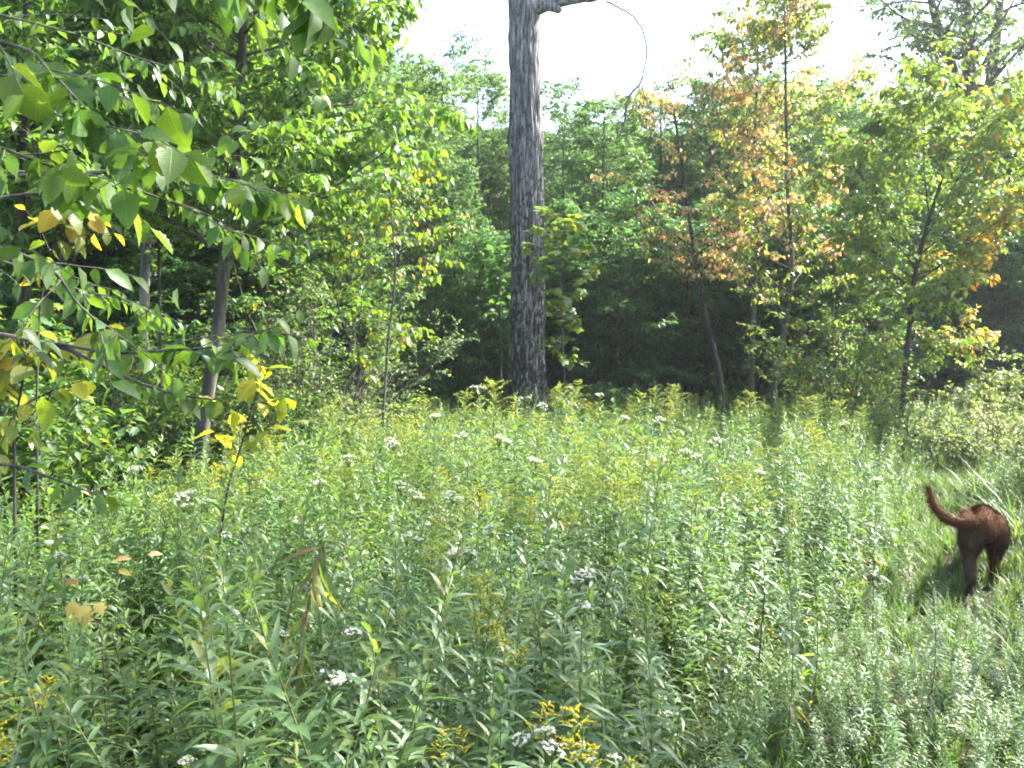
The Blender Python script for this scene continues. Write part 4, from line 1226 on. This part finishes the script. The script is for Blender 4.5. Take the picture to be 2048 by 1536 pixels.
# ------------------------------------------------------------------ flowering plants, each a thing
def flower_plant(name, label, cat, group, px, py, ztop, heads, hsize, seed, stalk=None, spread=.0, nh=1, leaf=True, lean=(0, 0), Y=None):
    """a stalk whose flower head is seen at (px,py) with its top ztop above the ground"""
    rng = np.random.default_rng(seed)
    if Y is None:
        Y = (CAM_H - ztop) * FPX / max(py - 676, 30)
    top = at(px, py, Y)
    D = STALKS[seed % 12]
    g = gpt(top[0] - lean[0], top[1] - lean[1]); H = top[2] - g[2]
    k = H / D['h']
    rz_ = rng.uniform(0, 6.28)
    r = thing(name, label, cat, g, 0, group)
    tv = np.array([lean[0], lean[1], H])
    obs = [obj('stem', STEM_ME[seed % 12], r)]
    f_ = obj('foliage', FOL_ME[seed % 12], r); f_['kind'] = 'stuff'; obs.append(f_)
    a = Vector(D['tip'] * k).normalized(); q = a.rotation_difference(Vector(tv).normalized())
    mt = q.to_matrix().to_4x4() @ Matrix.Diagonal((k * float(np.linalg.norm(tv) / np.linalg.norm(D['tip'] * k)),) * 3 + (1,))
    for o in obs: o.matrix_basis = mt
    for j in range(nh):
        me = heads[rng.integers(0, len(heads))]
        h = obj('flower_head', me, r)
        off = np.array([0, 0, 0]) if j == 0 else np.append(rng.normal(0, spread, 2), rng.uniform(-.6, .1) * spread)
        h.location = [float(v) for v in tv + off]; h.rotation_euler = (rng.normal(0, .2), rng.normal(0, .2), rng.uniform(0, 6.28))
        sc_ = hsize * rng.uniform(.8, 1.15) * (1 if j == 0 else .8); h.scale = (sc_,) * 3
    return r


WH = [(960, 775, 1.15, 1.2, 3), (1040, 797, 1.05, 1.0, 3), (268, 940, .95, .9, 3), (380, 985, .95, 1.0, 3), (365, 1000, .93, 1.0, 3), (200, 1012, .95, .8, 2), (120, 1113, .95, .8, 1), (165, 1155, .9, .8, 2),
      (452, 1070, .95, .7, 1), (490, 1062, .95, .7, 1), (665, 1355, .92, 1.0, 2), (376, 1522, .9, .8, 1), (1090, 1463, .9, .8, 2), (1106, 1498, .88, .8, 2), (1175, 1147, .95, 1.0, 3), (800, 967, .97, .9, 2),
      (830, 985, .95, .9, 2), (900, 990, .98, .9, 2), (880, 1036, .95, .8, 1), (815, 1072, .95, .8, 2), (1072, 922, 1.0, 1.0, 2), (1000, 876, 1.02, 1.1, 2), (870, 832, 1.05, 1.0, 2), (1165, 1210, .92, .8, 1),
      (940, 1104, .95, .8, 2), (770, 1140, .92, .7, 2), (1320, 838, 1.0, 1.3, 3), (1370, 903, 1.0, 1.0, 2), (1752, 960, .9, .9, 1), (705, 1265, .9, .8, 1), (568, 1268, .9, .6, 1), (1690, 848, .95, 1.1, 2),
      (1520, 945, .95, .8, 1), (1250, 835, 1.02, 1.2, 2), (1085, 812, 1.1, 1.2, 2), (1200, 790, 1.12, 1.1, 2), (930, 868, 1.0, 1.0, 2), (780, 880, 1.0, 1.1, 3), (700, 915, 1.0, 1.0, 2), (1140, 775, 1.15, 1.2, 2),
      (980, 1060, .95, .8, 1), (1300, 930, .95, .9, 1), (1440, 880, .95, 1.0, 2), (640, 965, .95, .9, 2), (560, 1000, .95, .8, 1), (1420, 1020, .92, .7, 1)]
for k, (px_, py_, zt, hs, nh) in enumerate(WH):
    side = 'by the foot of the big trunk' if py_ < 850 else ('in the shaded left part of the meadow' if px_ < 600 else ('low in the near foreground' if py_ > 1200 else 'in the sunny middle of the meadow'))
    flower_plant('white_aster', 'weed stalk topped by white flat flower clusters ' + side, 'wildflower', 'white flowering stalks ' + side, px_, py_, zt, CORYMB, hs * (.4 if py_ > 1120 else .52), 100 + k, spread=.045 if nh > 1 else 0, nh=nh)
GD = [(1150, 1440, .85, .9, (.13, .0), 3), (1090, 1425, .85, .7, (0, 0), 1), (1010, 1292, .9, .55, (.05, 0), 2), (955, 1240, .92, .5, (0, 0), 2), (812, 1227, .92, .5, (-.04, 0), 1), (885, 1475, .82, .6, (0, 0), 2),
      (1262, 1526, .8, .45, (0, 0), 1), (75, 843, 1.0, .6, (0, 0), 2), (430, 942, .95, .7, (0, 0), 2), (1622, 858, .95, 1.1, (0, 0), 2), (1138, 845, 1.0, .9, (0, 0), 2), (1520, 975, .93, .7, (0, 0), 1),
      (1452, 960, .93, .6, (0, 0), 1), (-12, 1385, .95, .75, (0, 0), 3), (-14, 1475, .9, .7, (0, 0), 2), (1030, 815, 1.03, .9, (0, 0), 2), (1180, 815, 1.03, .8, (0, 0), 1), (1340, 815, 1.03, .8, (0, 0), 1), (880, 945, .97, .6, (0, 0), 2),
      (1240, 975, .95, .6, (0, 0), 2), (1110, 970, .95, .6, (0, 0), 2), (960, 985, .95, .6, (0, 0), 2), (1270, 1000, .95, .6, (0, 0), 2), (1390, 990, .95, .6, (0, 0), 2), (1060, 1010, .94, .6, (0, 0), 2), (1145, 1045, .94, .5, (0, 0), 2), (540, 945, .95, .5, (0, 0), 1), (300, 945, .95, .5, (0, 0), 1)]
for k, (px_, py_, zt, hs, ln_, nh) in enumerate(GD):
    side = 'in the near foreground' if py_ > 1200 else ('by the left trees' if px_ < 600 else ('at the far edge of the meadow' if py_ < 870 else 'in the sunny middle of the meadow'))
    flower_plant('goldenrod_plant', 'goldenrod stalk with bright yellow blooming plume ' + side, 'wildflower', 'goldenrod in yellow bloom ' + side, px_, py_, zt, PLUME_GOLD, hs * (.52 if py_ > 1200 else .8), 200 + k, spread=.05, nh=nh, lean=ln_)
for k, (px_, py_, zt, lab) in enumerate([(1862, 1140, .68, 'tall lone leafy stalk beside the path in front of the dog'), (1917, 1225, .58, 'lone stalk with drooping leaves right of the tall lone stalk by the path'),
                                          (1622, 1080, .84, 'tall leafy stalk left of the path, nearest the dog side'), (1575, 1090, .86, 'tall leafy stalk next to another one left of the path'),
                                          (1960, 1150, .45, 'small leafy stalk standing in front of the hind paws of the dog'), (2010, 1330, .42, 'low leafy stalk at the right edge near the bottom corner')]):
    flower_plant('weed_plant', lab, 'weed', None, px_, py_, zt, None, 1, 400 + k, nh=0)
BD = [(988, 795, 1.15, 1.4), (692, 960, 1.0, 1.1), (868, 1010, 1.0, 1.1), (870, 1065, .98, .9), (960, 1190, .95, .9), (980, 1215, .93, .8), (1125, 790, 1.15, 1.0), (1155, 775, 1.2, .9), (1310, 790, 1.12, .9), (1350, 785, 1.12, .9), (1280, 800, 1.1, .9),
      (1500, 800, 1.1, .8), (1680, 820, 1.05, 1.0), (1700, 850, 1.0, .9), (1215, 880, 1.02, 1.1), (1160, 900, 1.0, 1.0), (1090, 950, .98, .9), (1230, 940, .98, .9), (880, 1120, .95, .9), (1290, 1185, .9, .8), (1700, 900, .95, .9),
      (1180, 985, .96, .9), (1020, 990, .96, .9), (1330, 960, .96, .8), (930, 800, 1.08, .9), (1420, 830, 1.02, .8)]
for k, (px_, py_, zt, hs) in enumerate(BD):
    side = 'standing tall left of the big trunk foot' if k == 0 else ('at the dark far edge of the meadow' if py_ < 830 else 'among the stalks of the open meadow')
    flower_plant('goldenrod_plant', 'goldenrod stalk with greenish yellow budding plume ' + side, 'wildflower', None if k == 0 else 'budding goldenrod ' + side, px_, py_, zt, PLUME_BUD, hs * (1 if py_ < 850 else .65), 300 + k)


# ------------------------------------------------------------------ drooping withered stalk, dead stem, fallen maple leaves
def withered():
    rng = np.random.default_rng(91); Y = 2.45
    pts = np.array([at(x, y, Y) for x, y in [(560, 1900), (562, 1500), (575, 1430), (598, 1320), (615, 1220), (632, 1130), (648, 1085)]]); b = gpt(pts[0][0], Y); pts[0] = b
    r = thing('withered_stalk', 'leaning stalk with long drooping yellow and brown leaves in the left foreground', 'weed', b)
    path = smooth_path(pts - b, 30)
    s = Soup(); V, F = tubes(path, np.linspace(.006, .002, 30), 6); s.add(V, F, (.12, .1, .04)); obj('stem', s.mesh('stem', M_STEM), r)
    p, d, no, l = leaves_on(rng, path[None, 7:], 50, .0, .15, 1.2, .7, -.1, .35, .6)
    l *= .9
    NARROW = leaf_template([(.15, .045), (.45, .06), (.75, .035)], .5, .2)
    vs = leaf_variants('wither', [NARROW], [(.1, .15, .04), (.16, .19, .04), (.26, .25, .04), (.09, .14, .045), (.12, .08, .03), (.1, .15, .05)], M_WEED)
    leaf_parts(r, p, d, no, l, vs, rng)
    # thin black dead stem
    pts = np.array([at(x, y, 3.7) for x, y in [(1508, 1480), (1515, 1380), (1521, 1280), (1530, 1185)]]); b = gpt(pts[0][0], 3.7); pts[0] = b
    r = thing('dead_stalk', 'thin black leafless stem standing in the right foreground weeds', 'stem', b)
    s = Soup(); V, F = tubes(smooth_path(pts - b, 14), np.linspace(.0045, .002, 14), 6); s.add(V, F, (.02, .016, .012)); obj('stem', s.mesh('stem', M_STEM), r)
    s = Soup(); q = smooth_path(pts - b, 14)
    for k in (4, 6, 8, 9, 11):
        sd = (-1) ** k
        V, F = tubes(np.array([q[k], q[k] + (sd * .012, 0, .012), q[k] + (sd * .016, 0, .03)]), np.array([.0015, .0012, .0008]), 4); s.add(V, F, (.02, .016, .012))
    obj('twig', s.mesh('twig', M_STEM), r)
    # small maple seedling with yellowed leaves
    ML = leaf_variants('maple_y', [MAPLE], [(.42, .32, .09), (.38, .2, .06), (.35, .26, .1)], M_LEAF)
    pts = np.array([at(x, y, 2.6) for x, y in [(215, 1380), (205, 1300), (180, 1240), (165, 1205)]]); b = gpt(pts[0][0], 2.6); pts[0] = b
    r = thing('maple_seedling', 'little maple seedling with pale yellow leaves in the left foreground', 'seedling', b)
    s = Soup(); V, F = tubes(smooth_path(pts - b, 12), np.linspace(.003, .0015, 12), 5); s.add(V, F, (.1, .06, .03)); obj('stem', s.mesh('stem', M_STEM), r)
    for x, y, ln in [(150, 1205, .045), (168, 1212, .055), (195, 1207, .04), (172, 1225, .045)]:
        p_ = at(x, y, 2.58) - b; d_ = nrm(np.array([[x - 165, -25, -30.0]])); u = np.array([[.1, -.5, .8]]); no = nrm(u - d_ * (u * d_).sum())
        leaf_parts(r, p_[None], d_, no, np.array([ln]), ML[:1], rng)
    for k, (x, y, c, lab) in enumerate([(130, 1165, (.42, .2, .1), 'dry orange leaf lying on weeds left of the yellow maple seedling'), (105, 1035, (.2, .08, .02), 'curled brown leaf hanging on weeds at the left'),
                                   (110, 1082, (.34, .26, .03), 'yellow brown spotted leaf on weeds at the left'), (230, 1120, (.42, .2, .1), 'small orange leaf on weeds above the pale yellow leaf'),
                                   (236, 1140, (.4, .34, .08), 'pale yellow leaf resting on weeds under the small orange leaf'), (295, 1110, (.4, .27, .12), 'tan leaf resting on weeds beside the white flower clusters'),
                                   (86, 607, (.4, .13, .08), 'reddish dead leaf caught beside the blackish trunk')]):
        Yk = 6.5 if k == 6 else (CAM_H - .88) * FPX / (y - 676)
        o = obj('fallen_leaf', raw_mesh('fallen_leaf', OV_MID[0] * .048 * (1.8 if k == 6 else 1), OV_MID[1], M_LEAF, np.tile(np.array(c)[None], (len(OV_MID[0]), 1))))
        o.location = at(x, y, Yk); o.rotation_euler = (rng.normal(0, .3) + .5, rng.normal(0, .4), rng.uniform(-.6, .6))
        tag(o, lab, 'leaf')


withered()


# ------------------------------------------------------------------ the dog
def dog():
    g = gpt(2.90, 5.62)
    root_loc = g
    sph = []

    def chain(pts, n=10):
        pts = np.array(pts, float); q = smooth_path(pts, n * (len(pts) - 1)) if len(pts) > 2 else np.linspace(pts[0], pts[1], n)
        for s_ in q: sph.append(s_)
    # x, y, z, radius ; head is towards +y
    chain([(0, .02, .43, .105), (0, .16, .435, .105), (0, .34, .405, .112), (0, .50, .375, .118), (0, .58, .37, .10)], 8)
    chain([(0, .0, .47, .075), (0, .10, .49, .074), (0, .3, .455, .07), (0, .52, .42, .07)], 8)
    chain([(0, .56, .37, .09), (0, .68, .33, .08), (0, .76, .29, .07)], 8)
    chain([(0, .78, .27, .078), (0, .84, .23, .07), (0, .90, .18, .045), (0, .96, .14, .036)], 6)
    for sx, dy in ((-1, -.02), (1, .20)):
        chain([(sx * .055, .04 + dy * .25, .43, .095), (sx * .075, .07 + dy * .4, .35, .092), (sx * .082, .09 + dy * .6, .27, .058), (sx * .08, .05 + dy * .8, .205, .037), (sx * .078, -.035 + dy, .155, .034), (sx * .078, -.035 + dy * 1.1, .09, .027), (sx * .078, -.02 + dy * 1.15, .035, .028)], 8)
        chain([(sx * .078, -.02 + dy * 1.15, .028, .03), (sx * .078, .045 + dy * 1.15, .022, .026)], 5)
    for sx, dy in ((-1, .08), (1, -.1)):
        chain([(sx * .07, .52, .38, .085), (sx * .082, .50 + dy * .3, .27, .055), (sx * .08, .50 + dy * .6, .18, .036), (sx * .08, .51 + dy * .9, .08, .027), (sx * .08, .52 + dy, .03, .029)], 8)
        chain([(sx * .08, .52 + dy, .028, .03), (sx * .08, .57 + dy, .022, .025)], 4)
    chain([(.0, .02, .505, .05), (-.045, -.035, .49, .04), (-.10, -.075, .475, .036), (-.175, -.10, .475, .032), (-.26, -.10, .515, .030), (-.32, -.095, .59, .025), (-.345, -.09, .69, .012)], 9)
    bm = bmesh.new()
    for x, y, z_, r in sph:
        bmesh.ops.create_icosphere(bm, subdivisions=2, radius=r, matrix=Matrix.Translation((x, y, z_)))
    for sx in (-1, 1):   # ears
        bmesh.ops.create_icosphere(bm, subdivisions=2, radius=1, matrix=Matrix.Translation((sx * .075, .77, .27)) @ Matrix.Rotation(sx * .35, 4, 'Y') @ Matrix.Diagonal((.018, .04, .065, 1)))
    me = bpy.data.meshes.new('dog_source'); bm.to_mesh(me); bm.free()
    o = bpy.data.objects.new('dog_source', me); COL.objects.link(o)
    md = o.modifiers.new('r', 'REMESH'); md.mode = 'VOXEL'; md.voxel_size = .011
    ms = o.modifiers.new('s', 'SMOOTH'); ms.factor = .5; ms.iterations = 5
    dg = bpy.context.evaluated_depsgraph_get()
    body = bpy.data.meshes.new_from_object(o.evaluated_get(dg)); bpy.data.objects.remove(o)
    body.name = 'dog'
    n = len(body.vertices); co = np.empty(n * 3, np.float32); body.vertices.foreach_get('co', co); co = co.reshape(-1, 3)
    no = np.empty(n * 3, np.float32); body.vertices.foreach_get('normal', no); no = no.reshape(-1, 3)

    def coat(co):
        red = np.array((.1, .038, .014)); grey = np.array((.1, .066, .044)); dark = np.array((.02, .009, .005))
        back = np.clip((co[:, 2] - .40) / .1, 0, 1)[:, None]
        hq = np.clip((.16 - co[:, 1]) / .12, 0, 1)[:, None] * np.clip((.46 - co[:, 2]) / .08, 0, 1)[:, None] * np.clip((.03 - co[:, 0]) / .05, .15, 1)[:, None]  # left haunch: sheen painted into the coat as grey
        lg = np.clip((.2 - co[:, 2]) / .12, 0, 1)[:, None]
        c = red * (1 - .4 * (1 - back)); c = c * (1 - .75 * hq) + grey * .75 * hq
        tail = np.clip((-.05 - co[:, 0]) / .08, 0, 1)[:, None] * (co[:, 2:] > .45)
        c = c * (1 - tail * .5) + np.array((.07, .027, .009)) * tail * .5
        return c * (1 - .5 * lg) + dark * .5 * lg
    a = body.attributes.new('Col', 'FLOAT_COLOR', 'POINT'); c4 = np.ones((n, 4), np.float32); c4[:, :3] = coat(co); a.data.foreach_set('color', c4.ravel())
    body.polygons.foreach_set('use_smooth', np.ones(len(body.polygons), bool))
    m, nt, N, L, b = mat('dog coat')
    at_ = N.new('ShaderNodeAttribute'); at_.attribute_name = 'Col'; L.new(at_.outputs['Color'], b.inputs['Base Color'])
    b.inputs['Roughness'].default_value = .75; b.inputs['Specular IOR Level'].default_value = .12
    body.materials.clear(); body.materials.append(m)
    o = obj('dog', body); o.location = [float(v) for v in root_loc]; o.rotation_euler = (0, 0, RAD(-25)); o.scale = (.9, .95, .96)
    tag(o, 'reddish brown dog seen from behind walking away along the grassy path, tail curled left', 'dog')
    # fur: short hairs lying back along the body
    rng = np.random.default_rng(7)
    ar = np.empty(len(body.polygons), np.float32); body.polygons.foreach_get('area', ar)
    tri = np.empty(len(body.loops), np.int32); body.loops.foreach_get('vertex_index', tri)
    ls = np.empty(len(body.polygons), np.int32); body.polygons.foreach_get('loop_start', ls)
    H = 26000
    f_ = rng.choice(len(ar), H, p=ar / ar.sum())
    w3 = rng.dirichlet((1, 1, 1), H)
    v = np.stack([tri[ls[f_]], tri[ls[f_] + 1], tri[ls[f_] + 2]], -1)
    p = (co[v] * w3[..., None]).sum(1); nn = nrm((no[v] * w3[..., None]).sum(1))
    flow = np.tile(np.array([[0, -.7, -.6]]), (H, 1))
    tl = (p[:, 0] < -.06) & (p[:, 2] > .45)
    flow[tl] = (-.8, 0, .3)
    fl = nrm(flow - nn * (flow * nn).sum(1, keepdims=True) + rng.normal(0, .25, (H, 3)))
    d = nrm(nn * .55 + fl * .8)
    Lh = rng.uniform(.016, .036, H) * np.where(tl, 1.6, 1.0)
    sd = nrm(np.cross(nn, fl)) * .0014
    V = np.stack([p - sd, p + sd, p + d * Lh[:, None] + fl * (Lh * .25)[:, None]], 1).reshape(-1, 3)
    s = Soup(); s.add(V, np.arange(H * 3).reshape(-1, 3), np.repeat(coat(p) * np.exp(rng.normal(.1, .25, (H, 1))), 3, 0))
    fo = obj('fur', s.mesh('fur', m, False), o); fo['kind'] = 'stuff'


dog()


# ------------------------------------------------------------------ thin air volume, added to imitate lens veil and lift the dark wood
def veil_haze():
    bm = bmesh.new(); bmesh.ops.create_cube(bm, size=1, matrix=Matrix.Translation((0, 25, 11.5)) @ Matrix.Diagonal((180, 110, 26, 1)))
    me = bpy.data.meshes.new('veil_haze'); bm.to_mesh(me); bm.free()
    m = bpy.data.materials.new('veil_haze'); m.use_nodes = True; N = m.node_tree.nodes; N.clear()
    out = N.new('ShaderNodeOutputMaterial'); v = N.new('ShaderNodeVolumePrincipled')
    v.inputs['Color'].default_value = (.93, .96, 1, 1); v.inputs['Density'].default_value = VEIL_DENSITY; v.inputs['Anisotropy'].default_value = .45
    m.node_tree.links.new(v.outputs[0], out.inputs['Volume']); me.materials.append(m)
    tag(obj('veil_haze', me), kind='stuff')


VEIL_DENSITY = .0009
if VEIL_DENSITY: veil_haze()
